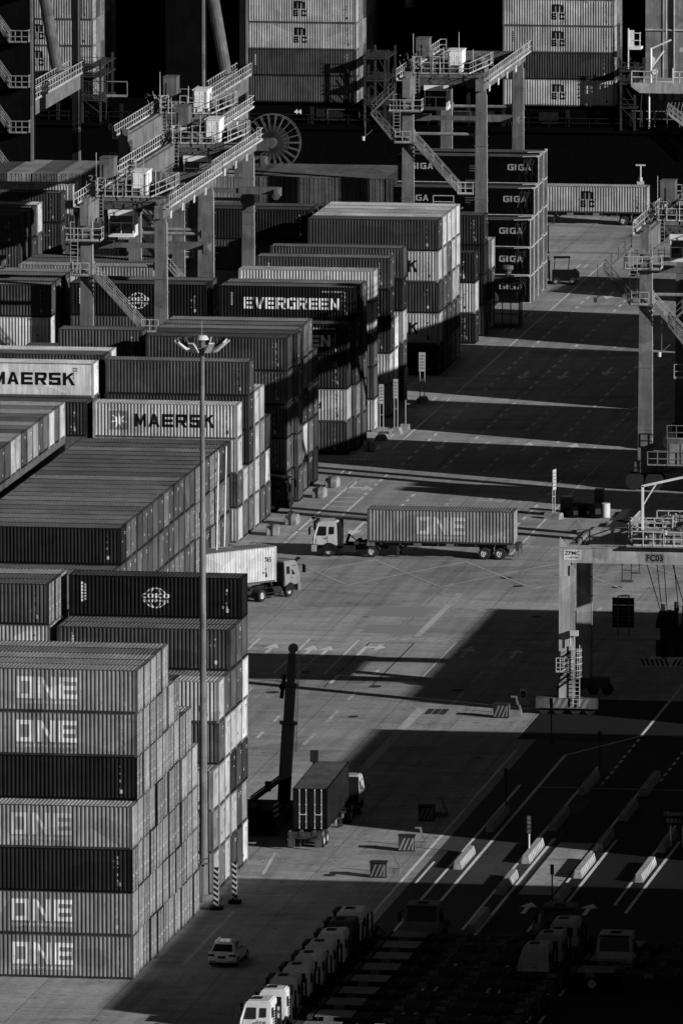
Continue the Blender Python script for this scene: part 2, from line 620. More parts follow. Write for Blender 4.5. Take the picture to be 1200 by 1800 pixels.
def id_marks(seed, L, H, dark):
    key = ('marks', seed, round(L,2), round(H,2))
    if key in _mc: return _mc[key]
    r = random.Random(seed)
    mb = MB()
    x = -0.95-r.random()*0.25
    polys = []
    z = H-0.45
    while z > 0.5:
        if r.random() < 0.72:
            w = r.choice((0.07, 0.10, 0.13))
            h = r.choice((0.07, 0.12, 0.18))
            polys.append([(x, z-h), (x+w, z-h), (x+w, z), (x, z)])
            if r.random() < 0.3:
                polys.append([(x-0.26, z-h), (x-0.26+w*0.8, z-h), (x-0.26+w*0.8, z), (x-0.26, z)])
        z -= r.choice((0.15, 0.2, 0.28))
    polys.append([(x+0.02, 0.45), (x+0.24, 0.45), (x+0.24, 0.72), (x+0.02, 0.72)])
    # left column of upright type
    if seed % 3 == 0:
        for k in range(6):
            zz = H-0.6-k*0.2
            polys.append([(-L+1.05, zz-0.13), (-L+1.19, zz-0.13), (-L+1.19, zz), (-L+1.05, zz)])
    on_corrugation(mb, polys, L)
    me = mb.mesh('id_marks', LETTER)
    _mc[key] = me
    return me

def plate_mesh(seed):
    key = ('plate', seed)
    if key in _mc: return _mc[key]
    r = random.Random(seed)
    mb = MB()
    y = 0.35+r.random()*1.5
    z = r.choice((0.5, 0.8, 2.1, 1.7))
    h = r.choice((0.12, 0.2, 0.36))
    mb.box(-0.028, -0.020, y, y+0.14, z, z+h)
    y = 1.5+0.4*r.random()
    mb.box(-0.028, -0.022, y, y+0.5, 2.36, 2.42)
    mb.box(-0.028, -0.022, y+0.1, y+0.5, 2.22, 2.26)
    me = mb.mesh('placard', LETTER)
    _mc[key] = me
    return me

def globe_polys(cx, cz, w, h):
    """a globe of two crossing arcs above and below two lines of type"""
    out = []
    def arc(rx, rz, t0, t1, th, ox=0.0):
        n = 10
        for k in range(n):
            a, b = t0+(t1-t0)*k/n, t0+(t1-t0)*(k+1)/n
            out.append([(cx+ox+rx*math.cos(a), cz+rz*math.sin(a)), (cx+ox+rx*math.cos(b), cz+rz*math.sin(b)),
                        (cx+ox+(rx-th)*math.cos(b), cz+(rz-th)*math.sin(b)), (cx+ox+(rx-th)*math.cos(a), cz+(rz-th)*math.sin(a))])
    for s in (1, -1):
        arc(w*0.40, h/2, s*R(28), s*R(88), 0.07)
        arc(w*0.40, h/2, s*R(92), s*R(152), 0.07)
        arc(w*0.21, h/2*0.985, s*R(32), s*R(80), 0.065)
        arc(w*0.21, h/2*0.985, s*R(100), s*R(148), 0.065)
    out += text_polys('COSCO', w, h*0.24, cx-w/2, cz-0.02*h, 0.045)
    out += text_polys('SHIPPING', w*0.9, h*0.135, cx-w*0.45, cz-0.22*h, 0.02)
    return out

def star_polys(cx, cz, r):
    out = []
    for k in range(7):
        a = R(90)+2*math.pi*k/7
        b1, b2 = a-math.pi/7, a+math.pi/7
        out.append([(cx, cz), (cx+r*0.36*math.cos(b1), cz+r*0.36*math.sin(b1)), (cx+r*math.cos(a), cz+r*math.sin(a))])
        out.append([(cx, cz), (cx+r*math.cos(a), cz+r*math.sin(a)), (cx+r*0.36*math.cos(b2), cz+r*0.36*math.sin(b2))])
    return out

def msc_polys(x0, zt, w):
    h = w*0.62
    out = word('m', w, h, x0, zt-h, 0, 0.27)
    out.append([(x0-0.18*w, zt-h-0.06), (x0-0.02*w, zt-h-0.06), (x0-0.02*w, zt-h+0.0), (x0-0.18*w, zt-h+0.0)])
    out.append([(x0+1.02*w, zt-h-0.06), (x0+1.18*w, zt-h-0.06), (x0+1.18*w, zt-h+0.0), (x0+1.02*w, zt-h+0.0)])
    out += word('S', w*0.42, h*0.84, x0-0.02*w, zt-h*2.0, 0, 0.34)+word('C', w*0.42, h*0.84, x0+w*0.62, zt-h*2.0, 0, 0.34)
    return out

LOGO = {}
def logo_mesh(name, L, H):
    """list of (mesh, tone) for the print on a long wall"""
    key = (name, round(L,2), round(H,2))
    if key in LOGO: return LOGO[key]
    res = []
    def add(polys, tone, flat=False, nm='lettering', lift=0.006):
        mb = MB()
        on_corrugation(mb, polys, L, lift, flat)
        res.append((mb.mesh(nm, LETTER), tone, nm))
    if name == 'one':
        add(word('ONE', 4.05, 1.45, -8.10, H-2.00, 0.22, 0.25), 0.66)
        add(text_polys('OCEAN NETWORK EXPRESS', 4.05, 0.20, -8.10, H-2.36, 0.012), 0.66, nm='small_lettering')
    elif name == 'maersk':
        add(word('MAERSK', 6.7, 1.10, -8.65, H*0.5-0.52, 0.20, 0.27), 0.012)
        add([[(-10.8, H*0.5-0.8), (-9.2, H*0.5-0.8), (-9.2, H*0.5+0.8), (-10.8, H*0.5+0.8)]], 0.20, nm='star_panel')
        add(star_polys(-10.0, H*0.5, 0.74), 0.9, nm='star', lift=0.012)
    elif name == 'maersk_reefer':
        add(word('MAERSK', 6.9, 1.05, -8.50, H*0.5-0.42, 0.20, 0.265), 0.012, True)
        add([[(-1.75+0.15*i, H-0.5-0.2*k), (-1.66+0.15*i, H-0.5-0.2*k), (-1.66+0.15*i, H-0.4-0.2*k), (-1.75+0.15*i, H-0.4-0.2*k)]
             for k in range(5) for i in range(3 if k < 2 else 1)], 0.05, True, 'small_lettering')
    elif name == 'evergreen':
        add(word('EVERGREEN', 8.5, 1.02, -10.0, H*0.5-0.58, 0.12, 0.28), 0.72)
        add([[(-3.0+0.22*i, H-0.5), (-2.86+0.22*i, H-0.5), (-2.86+0.22*i, H-0.36), (-3.0+0.22*i, H-0.36)] for i in range(9)], 0.4, nm='small_lettering')
    elif name == 'cosco':
        add(globe_polys(-6.1, H*0.48, 2.0, 1.45), 0.72)
        add([[(-L+0.85, H-0.65-0.24*k), (-L+1.05, H-0.65-0.24*k), (-L+1.05, H-0.47-0.24*k), (-L+0.85, H-0.47-0.24*k)] for k in range(6)], 0.6, nm='small_lettering')
    elif name == 'msc':
        add(msc_polys(-6.85, H-0.50, 1.35), 0.012)
    elif name == 'giga':
        add(word('GIGA', 2.2, 0.55, -2.95, H*0.5-0.1, 0.18, 0.24), 0.5, True)
        add(word('GIGA', 2.2, 0.55, -12.6, H*0.5-0.1, 0.18, 0.24), 0.5, True)
    elif name == 'hapag':
        add(text_polys('yd', 0.85, 0.75, -3.15, H*0.5-0.45, 0.03), 0.012)
    elif name == 'tr':
        add([[(-L+0.95, H-0.55-0.2*k), (-L+1.10+0.06*(k%2), H-0.55-0.2*k), (-L+1.10+0.06*(k%2), H-0.41-0.2*k), (-L+0.95, H-0.41-0.2*k)] for k in range(9)], 0.6, nm='small_lettering')
    elif name == 'sbbco':
        add(text_polys('SBBCO', 1.15, 0.42, -10.2, H-0.95, 0.02), 0.5)
    elif name == 'mol':
        add(text_polys('MOL', 1.9, 0.6, -10.5, H-1.35, 0.05), 0.55)
    elif name == 'num45':
        add(text_polys('45', 0.5, 0.42, -1.05, H-1.25, 0.02), 0.012)
    elif name == 'floor_marks':
        add(text_polys('8000', 0.7, 0.2, -L+0.9, H-0.8), 0.5)
    LOGO[key] = res
    return res

LOGO_WORDS = {'one': 'block lettered', 'one_faded': 'faded block lettered', 'maersk': 'star and letter printed', 'maersk_reefer': 'smooth lettered', 'evergreen': 'boldly lettered',
              'cosco': 'globe printed', 'msc': 'initialled', 'giga': 'tarpaulin wrapped', 'hapag': 'black lettered', 'tr': 'side numbered',
              'sbbco': 'code lettered', 'mol': 'large lettered', 'num45': 'numbered', 'floor_marks': 'numbered'}

def tone_of(c):
    T = [(0,.005), (1,.018), (1.5,.036), (2,.070), (2.5,.115), (3,.18), (3.5,.26), (4,.36), (4.5,.48), (5,.70), (6,.85)]
    for (a, va), (b, vb) in zip(T[:-1], T[1:]):
        if c <= b:
            return va+(vb-va)*(c-a)/(b-a)
    return T[-1][1]

def tone_word(t):
    for lim, w in ((.012, 'black'), (.028, 'blackish'), (.05, 'charcoal'), (.10, 'dark'), (.16, 'dull'), (.24, 'grey'), (.33, 'light'), (.55, 'pale'), (9, 'white')):
        if t < lim:
            return w

seedc = [0]
NCONT = [0]
def container(x, y, z, cls, label, group='shipping containers stacked in the yard', L=CL, H=CH, end='plain', logo=None, rz=0.0, marks=True, cat='shipping container', jit=0.05, fade=None):
    if logo == 'one_faded':
        logo, fade = 'one', 0.66
    seedc[0] += 1
    NCONT[0] += 1
    r = random.Random(seedc[0]*31+5)
    t = tone_of(cls)*(0.93+0.14*r.random())
    root = thing('shipping_container', label, cat, (x+(r.random()-0.5)*2*jit, y+(r.random()-0.5)*jit, z), rz, group)
    link('frame', cmesh('frame', L, H), root, tone=t*(0.36 if end == 'door' else 0.62))  # frame darkened to draw the dark gap lines between boxes
    link('bottom_rails', cmesh('bottom_rails', L, H), root, tone=t*0.16+0.003)  # rail grime plus the shade of the gap between tiers, in the tone
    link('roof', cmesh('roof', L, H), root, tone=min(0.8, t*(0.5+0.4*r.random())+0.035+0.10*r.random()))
    sk = 'side_flat' if logo in ('maersk_reefer', 'giga') else 'side'
    link('side_wall', cmesh(sk, L, H), root, tone=t)
    link('side_wall', cmesh(sk, L, H), root, (-L, CW, 0), math.pi, tone=t)
    link('end_wall', cmesh('end', L, H), root, (-L, CW, 0), math.pi, tone=t)
    if end == 'door':
        for k in ('door_a', 'door_b'):
            link('door', cmesh(k, L, H), root, tone=t*(0.6+0.62*r.random()))
    else:
        link('end_wall', cmesh('end', L, H), root, tone=t)
        if r.random() < 0.75:
            link('placard', plate_mesh(seedc[0] % 9), root, tone=0.55 if t < 0.3 else 0.05)
    if marks and logo not in ('maersk_reefer', 'giga'):
        link('side_markings', id_marks(seedc[0] % 7, L, H, t > 0.3), root, tone=0.36 if t < 0.25 else 0.05)
    if logo:
        for me, tn, nm in logo_mesh(logo, L, H):
            link(nm, me, root, tone=tn*(fade if fade else (0.72+0.33*r.random())))
    return root

ORD = ['bottom', 'second', 'third', 'fourth', 'fifth', 'sixth', 'seventh', 'eighth']
ROWW = ['first', 'second', 'third', 'fourth', 'fifth', 'sixth', 'seventh', 'eighth', 'ninth', 'tenth', 'eleventh', 'twelfth', 'thirteenth', 'fourteenth', 'fifteenth',
        'sixteenth', 'seventeenth', 'eighteenth', 'nineteenth', 'twentieth', 'twenty-first', 'twenty-second', 'twenty-third', 'twenty-fourth', 'twenty-fifth']

def stack(phrase, xr, ys, rows, end='plain', z0=0.0, H=CH, L=CL, lowest=0, group=None, jit=0.05):
    """rows: for each row (near to far) the classes of its containers from the ground up; None leaves a gap; (class, logo) prints a mark"""
    for k, (y, tiers) in enumerate(zip(ys, rows)):
        dx = 0.0
        if isinstance(tiers, tuple):
            dx, tiers = tiers
        e = end(k) if callable(end) else end
        for j, c in enumerate(tiers):
            if c is None or j < lowest:
                continue
            logo = None
            if isinstance(c, tuple):
                c, logo = c
            tw = tone_word(tone_of(c))
            lw = (' '+LOGO_WORDS[logo]) if logo else (' door-ended' if e == 'door' else '')
            lab = '%s%s container, %s tier, %s row, %s' % (tw, lw, ORD[j], ROWW[k], phrase)
            container(xr+dx, y, z0+j*H, c, lab, group or 'containers of the '+phrase, L, H, e, logo, jit=jit)

# containers behind the visible ones, which carry the upper tiers of the inner bays (not told apart)
FILL = []
FILLR = []
def fill(x0, x1, y0, y1, z0, z1, t=0.1):
    FILL.append((x0, x1, y0, y1, z0, z1))

def rc(r, lo, hi):
    return round(lo+(hi-lo)*r.random(), 1)

# ------------------------------------------------------------------ setting: ground, quay, water
def sheet(name, x0, x1, y0, y1, z, mat):
    mb = MB()
    mb.poly([(x0,y0,z),(x1,y0,z),(x1,y1,z),(x0,y1,z)])
    return struct(build(mb, name, mat))
mb = MB()
mb.poly([(-1500,-2500,0),(1500,-2500,0),(1500,447.6,0),(-1500,447.6,0)])
struct(build(mb, 'yard_ground', CONCRETE))
sheet('gate_shade_ground', 12.6, 400, -120, 104, 0.004, SHADE_ASPHALT)  # shade over the gate lanes is put into this sheet's colour
sheet('crane_shade_sheet', 11.2, 400, 104.0, 124, 0.0055, SHADE_ASPHALT)  # dark sheet laid in place of shade beside the crane leg
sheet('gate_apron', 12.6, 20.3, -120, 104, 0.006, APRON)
sheet('lane_slab', 20.6, 23.0, 36.6, 58.3, 0.008, SLAB)
mb = MB()
mb.box(-1500, 1500, 447.6, 449.8, -6, 0.16)
struct(build(mb, 'quay_edge', flat_mat('quay_concrete', 0.16, 0.9, 0.1, 0, 0.3, 0.7)))
mw, tw_, bw_ = new_mat('harbour_water')
bw_.inputs['Base Color'].default_value = (0.006, 0.006, 0.006, 1)
bw_.inputs['Roughness'].default_value = 0.25
bw_.inputs['Specular IOR Level'].default_value = 0.3
gn = nd(tw_, 'ShaderNodeNewGeometry')
bpw = nd(tw_, 'ShaderNodeBump')
bpw.inputs['Strength'].default_value = 0.5
tw_.links.new(noise(tw_, gn.outputs['Position'], 0.5, 4), bpw.inputs['Height'])
tw_.links.new(bpw.outputs[0], bw_.inputs['Normal'])
sheet('harbour_water', -4000, 4000, 449.8, 6000, -3.0, mw)

# painted markings
ZM = 0.013
def seg(mb, x0, y0, x1, y1, w, z=ZM):
    a, b = Vector((x0,y0,0)), Vector((x1,y1,0))
    if 0.12 < w < 0.2: w *= 1.35
    d = (b-a).normalized()
    n = Vector((-d.y, d.x, 0))*(w/2)
    mb.poly([(a-n)+Vector((0,0,z)), (b-n)+Vector((0,0,z)), (b+n)+Vector((0,0,z)), (a+n)+Vector((0,0,z))])
def dashes(mb, x, y0, y1, on, off, w=0.27, z=ZM):
    y = y0
    while y < y1:
        seg(mb, x+rnd.uniform(-.02,.02), y, x, min(y1, y+on*rnd.uniform(0.85,1.0)), w, z)
        y += on+off
def arrow(mb, x, y, up=1, L=4.2, kind='straight', z=ZM):
    d = up
    if kind == 'straight':
        mb.poly([(x-0.16, y-d*L/2, z), (x+0.16, y-d*L/2, z), (x+0.16, y+d*L*0.08, z), (x-0.16, y+d*L*0.08, z)])
        mb.poly([(x-0.62, y+d*L*0.08, z), (x+0.62, y+d*L*0.08, z), (x, y+d*L/2, z)])
    elif kind == 'right':
        mb.poly([(x-0.5, y-L/2, z), (x-0.2, y-L/2, z), (x-0.2, y+L*0.2, z), (x-0.5, y+L*0.34, z)])
        mb.poly([(x-0.2, y+L*0.2, z), (x+0.5, y+L*0.2, z), (x+0.5, y+L*0.34, z), (x-0.5, y+L*0.34, z)])
        mb.poly([(x+0.5, y-L*0.02, z), (x+1.25, y+L*0.27, z), (x+0.5, y+L*0.56, z)])
    elif kind == 'both':
        arrow(mb, x-0.55, y, 1, L, 'straight', z)
        arrow(mb, x+0.75, y, 1, L*0.9, 'straight', z)
    elif kind == 'hook':
        mb.poly([(x-0.9, y-L*0.35, z), (x-0.5, y-L*0.35, z), (x-0.5, y+L*0.5, z), (x-0.9, y+L*0.5, z)])
        mb.poly([(x-0.5, y-L*0.35, z), (x+0.5, y-L*0.35, z), (x+0.5, y-L*0.18, z), (x-0.5, y-L*0.18, z)])
        mb.poly([(x+0.5, y-L*0.56, z), (x+1.2, y-L*0.27, z), (x+0.5, y+L*0.04, z)])

m = MB(); f = MB()
# cross road between the blocks
seg(m, -22.3, 204, -22.3, 243, 0.16); seg(m, -20.05, 204, -20.05, 233.5, 0.16)
for k in range(11):
    y = 205.2+2.75*k
    seg(m, -22.2, y, -20.1, y-0.2, 0.15)
dashes(m, -20.1, 234.5, 248, 1.6, 1.3)
seg(m, -22.1, 264.5, -22.1, 300, 0.14); seg(m, -22.05, 303, -22.05, 408, 0.15)
seg(m, -22.05, 408, -17.5, 408.3, 0.12)
dashes(m, -19.8, 254, 396, 2.0, 1.95)
dashes(m, -15.85, 252, 378, 2.0, 1.95)
dashes(m, -15.95, 225, 237, 1.6, 1.4)
dashes(f, -12.1, 250, 376, 2.0, 2.0)
dashes(m, -8.3, 254, 330, 2.2, 1.9)
dashes(m, -4.6, 206, 247, 2.0, 1.8)
dashes(m, -4.6, 254, 300, 2.2, 1.8)
seg(m, -2.7, 200, -2.7, 247, 0.15); seg(f, -2.7, 248, -2.7, 300, 0.14)
dashes(f, -12.3, 216, 233, 1.6, 1.6)
for yy in (247.5, 262.5, 272, 297, 336, 350, 362, 402):
    for xx in (-24.2, -23.5):
        seg(m, xx, yy, xx, yy+3.2, 0.14)
for (x, y, d) in ((-17.7,317,-1), (-14.1,317.5,-1), (-10.4,321,-1), (-18.2,267.4,-1), (-14.4,267.1,-1), (-10.7,267.6,1), (-6.6,267.4,1), (-17.9,379.5,-1)):
    arrow(m, x, y, d, 6.0)
arrow(m, -21.4, 240.3, 1, 5.0, 'hook')
arrow(m, -17.6, 213.5, -1, 9.0)
for (x, y) in ((-22.8, 236), (-23.4, 229), (-23.4, 212), (-22.9, 206)):
    for k in range(3):
        seg(f, x+0.5*k, y, x+0.5*k+0.3, y, 0.35)
for k in range(7):
    seg(f, -25.3+0.42*k, 200.5, -25.05+0.42*k, 200.5, 1.3)
    seg(f, -25.3+0.42*k, 257.2, -25.05+0.42*k, 257.2, 1.2)
# figures painted on the lanes
for s, x, y in (('35', -9.6, 232), ('20', -6.0, 232), ('STOP', -24.9, 260)):
    for p in text_polys(s, 1.9, 3.2, x, y, 0.02):
        f.poly([(a, b, ZM) for a, b in p])
for x in (-9.6, -6.0):
    for (a, b, c, d) in ((x-0.4,231.2,x+2.3,231.2),(x-0.4,236,x+2.3,236),(x-0.4,231.2,x-0.4,236),(x+2.3,231.2,x+2.3,236)):
        seg(f, a, b, c, d, 0.10, 0.016)
# crossing by the long truck
for x0 in (-21, -13.4, -5.8, 1.8, 9.4):
    seg(f, x0, 181.2, x0+7.6, 195.8, 0.13)
    seg(f, x0, 195.8, x0+7.6, 181.2, 0.13, 0.016)
seg(f, -21, 180.6, 17, 180.6, 0.11); seg(f, -10, 196.2, 17, 196.2, 0.11)
seg(f, 8.6, 150, 8.6, 172, 0.45)
seg(f, -3.7, 154, -3.7, 178, 0.55)
for k in range(24):
    x = -17.2+k*1.03
    seg(m, x, 152.1, x+0.72, 152.1, 0.13); seg(m, x+0.1, 152.9, x+0.82, 152.9, 0.13)
for x, y0, y1 in ((-11.85,133.4,151.6), (-7.95,134,151.6), (-0.2,133.2,151.4), (-15.8,141,151.6), (-9.9,133,144)):
    seg(m if x != -9.9 else f, x, y0, x, y1, 0.15)
dashes(m, -4.1, 134, 141, 3, 20)
arrow(m, -14.1, 145.8, 1, 6.2); arrow(m, -10.4, 145.3, 1, 6.0, 'both'); arrow(m, -6.5, 146.2, 1, 6.0, 'right')
arrow(m, -6.4, 131.8, 1, 5.5, 'right'); arrow(m, 1.3, 146.5, 1, 6.0); arrow(m, 5.2, 146.0, 1, 5.0)
dashes(m, -8.05, 101.8, 114, 3.3, 4.6)
dashes(f, -4.1, 88, 125, 6, 5); dashes(f, 4.0, 120, 150, 6, 5)
seg(f, 2.0, 84, 2.0, 118, 0.75); seg(f, 2.4, 6, 2.4, 27, 0.30); seg(f, 2.0, 42, 1.4, 51, 0.25)
seg(m, -14, 126, -12.3, 126, 0.12); seg(m, -12.3, 121, -12.3, 126, 0.12)
# gate lanes
seg(m, 11.9, 16, 11.9, 72, 0.17); seg(m, 11.85, 74, 11.85, 99, 0.15)
for xa, xb, y0, y1 in ((14.35, 15.75, -4, 97), (18.85, 19.98, 19, 106), (23.3, 24.4, 19, 100), (27.75, 28.9, 30, 92)):
    seg(m, xa, y0+3, xa, y1-14, 0.15); seg(m, xb, y0, xb, y1 if xb < 19 else 60, 0.17)
seg(m, 15.75, 97, 20.0, 106.5, 0.13); seg(m, 20.15, 106.6, 20.15, 136, 0.22)
seg(m, 15.9, 82.2, 34, 82.2, 0.13)
dashes(m, 20.2, 84, 106, 1.3, 1.2, 0.2); dashes(m, 24.2, 86, 112, 1.3, 1.2, 0.2); seg(m, 24.2, 112, 24.2, 140, 0.18)
arrow(m, 22.0, 31.2, 1, 4.6); arrow(m, 26.2, 31.2, 1, 4.6); arrow(m, 26.2, 24, 1, 4.0)
for x in (19.6, 23.9, 28.0):
    for y in (8.2, -2.0, -12.0):
        seg(m, x-0.1, y, x-0.1, y+2.8, 0.15); seg(m, x+0.72, y, x+0.72, y+2.8, 0.15)
seg(m, 13.0, 40, 13.0, 49, 0.14)
seg(m, -8.6, 0.2, -8.6, 3.0, 0.14); seg(m, -9.2, 0.2, -9.2, 1.6, 0.14)
mo = struct(build(m, 'lane_markings', MARK)); fo = struct(build(f, 'worn_lane_markings', FAINT))
p = MB()
for (x0, x1, y0, y1) in ((-9.2,-4.6,164.5,169.5), (-8.4,-3.4,155.4,160), (-2.0,0.6,206,214), (-12,-6,118,121), (6,8,96,104)):
    p.poly([(x0,y0,0.0085),(x1,y0,0.0085),(x1,y1,0.0085),(x0,y1,0.0085)])
struct(build(p, 'road_patches', PATCH))
# cut grooves round a repaired slab, steel drain covers
p = MB()
for (a, b, c, d) in ((-6.9,127,-6.9,150.4), (-6.9,150.4,-3.4,150.4), (-3.4,128,-3.4,150.4)):
    seg(p, a, b, c, d, 0.10, 0.010)
for x, y, rr in ((-9.6,134.5,.42), (-1.2,187,.5), (0.4,182.5,.45), (8.4,183,.45), (9.6,178.4,.5), (-3.1,128,.5), (3.4,127,.5), (6.6,42.5,.45), (4.2,166,.45), (-10.4,124,.5), (-2.5,113,.4)):
    p.poly([(x+rr*math.cos(2*math.pi*k/14), y+rr*1.3*math.sin(2*math.pi*k/14), 0.011) for k in range(14)])
for k in range(3):
    p.poly([(2.6+0.55*k,115.0,0.018),(3.05+0.55*k,115.0,0.018),(3.05+0.55*k,117.6,0.018),(2.6+0.55*k,117.6,0.018)])
struct(build(p, 'drain_covers', flat_mat('drain_iron', 0.03, 0.7)))
# quay crane rails in the ground
p = MB()
for y in (414.6, 415.3, 443.4):
    p.box(-400, 200, y, y+0.16, -0.02, 0.02)
struct(build(p, 'crane_rails', flat_mat('rail_steel', 0.05, 0.5)))

# ------------------------------------------------------------------ container stacks (x = 0 and x = -25.4 are the kerb lines)
r9 = random.Random(91)
def mixed(n, lo=2, hi=4.3, r=r9):
    return [round(lo+(hi-lo)*r.random(), 1) for _ in range(n)]

# nearest stack at the bottom left
P = 2.463
O = (3.3, 'one')
rows = [[O, O, 1, (3.4, 'one_faded')]]
rows.append([3.6, 2.6, 3.2, 3.4, 1, O, O])
for k in range(4):
    rows.append(mixed(7, 1.2, 3.7))
rows += [mixed(6, 1.4, 3.9), mixed(6, 1.4, 3.9), mixed(5, 1.6, 4), mixed(5, 1.5, 4), [3.2, 3.0, 3.6, 4.2]]
def fend(k): return 'door'
stack('nearest stack', 0.0, [P*k for k in range(11)], rows, fend, jit=0.09)

# stack behind the lamp post
rows = [[4, 3, 4],
        [2.7, 4, 4, 2.4, 4.3],
        [4.3, 4.4, 4.3, 4.2, 2.2],
        [1.8, 4.1, 1.3, 4.3, 2.3, (1.9, 'tr')],
        [2, 2, 2, 4.3, 2.1, 2.2],
        [4.9, 3.3, 1.6, 4.9, 5, 2.2, (0.6, 'cosco')]]
stack('stack behind the lamp post', 0.0, [33.25, 35.7, 38.15, 40.6, 43.05, 45.5], rows, 'plain')
stack('stack left of the globe container', -12.75, [40.8, 43.25, 45.7], [[2, 2, 2, 2, 3, 4, 2.1], [2, 2, 2, 2, 2, 2.4, 2], [2, 2, 2, 2, 2, 3.4, 3.8]], 'door', lowest=5)
fill(-24.9, -12.9, 40.8, 48.1, 0, 5*CH)

# long grey roofed stack
XT = -23.15
ys = [124.9, 127.4]+[129.9+2.475*k for k in range(21)]
rt_ = random.Random(5)
rows = [[2, 2, 2.5], [2, 2, 2.2]]
for k in range(21):
    rows.append([2.1, round(1.9+rt_.random()*0.7,1), round(1.9+rt_.random()*0.7,1), round(1.7+rt_.random()*0.8,1)])
rows[2] = [2, 2, 2, 1.1]
rows[10][3] = 2.7
def tend(k): return 'door' if k in (16, 17, 19, 20, 21) else 'plain'
stack('long grey roofed stack', XT, ys[:7], rows[:7], tend, lowest=2)
ROWSAVE = ROWW[:]
ROWW[:] = ROWW[7:]+ROWW[:7]
stack('long grey roofed stack', XT, ys[7:16], rows[7:16], lambda k: 'plain', lowest=1)
ROWW[:] = ROWSAVE
LOWER = [(XT, y, j) for k, y in enumerate(ys) for j in range(2 if k < 7 else 1)]
def tend2(k): return 'door' if k in (0, 1, 3, 4) else 'plain'
ROWSAVE = ROWW[:]
ROWW[:] = ROWW[16:]+ROWW[:16]
stack('long grey roofed stack', XT, ys[16:], rows[16:], tend2, lowest=1)
ROWW[:] = ROWSAVE

# pale and grey roofs left of it
xs = XT-13.6
tl = [1.6, 2, 4, 2.2, 2, 2, 4, 4, 2, 3.2, 3.6, 2, 2.6, 4.6, 2.4, 4.4]
ysl = [182.0-2.475*(15-k)-2.5 for k in range(16)]
stack('roof row at the left edge', xs, ysl, [[2, 2, 2, 2, c] for c in tl], 'plain', lowest=4)
fill(xs-12.2, xs-0.02, ysl[0], 182.0, 0, 4*CH)

# block with the star printed container
PH = 2.92
XE = -25.5
hy = [204+PH*k for k in range(6)]
rows = [[(4.5), 2.2, 4.4, (4.4, 'maersk')], [2.6, 4.3], [2.6, 3, 1.6, 1.6, 2.0], [4, 4.2, 4.2, 4.5], [2.2, 2.2, 3.2, 4.0], [2.1, 4.6, 1.7]]
stack('block behind the long truck', XE-0.6, hy, rows, 'plain')
stack('inner bay behind the star container', XE-13.3, hy[:5], [[2,2,2,1.7], [2,2,2,2,(5.2,'maersk_reefer')], [2,2,2,2], [2,2,2,2,2.0], [2,2,2,2,4.8]], 'plain', lowest=3)
fill(XE-25.5, XE-13.4, hy[0], hy[4]+2.4, 0, 3*CH)

# block with plain dark walls behind the lamp heads
ey = [226.4+PH*k for k in range(6)]
rows = [[2.2, 2.5, 2, 2.2, 1.9], (0.45, [2, 2.6, 2.2, 2.2, 1.9]), [2, 2.5, 2, 2.4, 2.2], [2.4, 4.4, 1.6, 2.3, 2.4], [1.4, 2.5, 1.8, 2.4, 2.5], [1.2, 1.7, 2, 1.7]]
stack('block behind the lamp heads', XE, ey, rows, 'plain')
container(XE-13.1-6.3+6.3, 230.0, 4*CH, 2.0, 'dark grey short container behind the crane stair, beside the lamp heads', 'containers of the block behind the lamp heads', L=7.3, logo=None)
fill(XE-25.3, XE-13.0, 229.5, 243.4, 0, 4*CH-0.02)

# block with the boldly lettered dark container
vy = [259.9, 262.9, 265.8, 268.7]
rows = [[2.0, (4.0, 'hapag'), 1.4, (1.1, 'evergreen')], (0.35, [2.3, 3.0, 1.7, 1.5, (0.8, 'evergreen')]), (0.5, [2, 2.6, 2, 2, 2.1]), [1.8, 2]]
stack('block with the bold white lettering', XE, vy, rows, 'plain')
stack('inner bay with the small globe print', XE-13.0, [263.0, 266.2, 269], [[2,2,2,2,(0.6,'cosco')], [2,2,2,2,2], [2, 2, 2, 2]], 'plain', lowest=3)
fill(XE-25.2, XE-13.1, 263, 271.4, 0, 3*CH)
stack('pair of bays by the left crane leg', XE-26.6, [261.0, 264.2, 268.2, 271.1], [[2,2,2,4.6,1.9], [2,2,2,4.2,2.1], [2,2,2,2,2.0], [2,2,2,2,3.6]], 'plain', lowest=3)
fill(XE-38.8, XE-26.7, 261, 273.5, 0, 3*CH)
stack('low roofs behind the left crane leg', XE-20.0, [276.0, 279.0, 282], [[2,2,2,2,3.4], [2,2,2,2,2.6], [2,2,2,2,2]], 'plain', lowest=4)
fill(XE-32.2, XE-20.1, 276, 284.4, 0, 4*CH)
stack('low roofs at the left edge', XE-34.5, [277.5, 280.4], [[2,2,2,2,4.2], [2,2,2,2,2.1]], 'plain', lowest=4)
fill(XE-46.7, XE-34.6, 277.5, 282.8, 0, 4*CH)

# single pale row, then the three behind it
stack('lone pale row beside the road', XE, [275.4], [[4.4, 2.2, 2.2, 4.4, 4.4]], 'plain')
wy = [285.3, 288.3, 293.2]
rows = [[4.2, 4.2, 1.6, 1.2, 1.9], [4.6, 4.8, 4.8], [2.1, 2.1, 4.2, 1.2, 1.9]]
stack('narrow block beside the white signs', XE, wy, rows, 'plain')

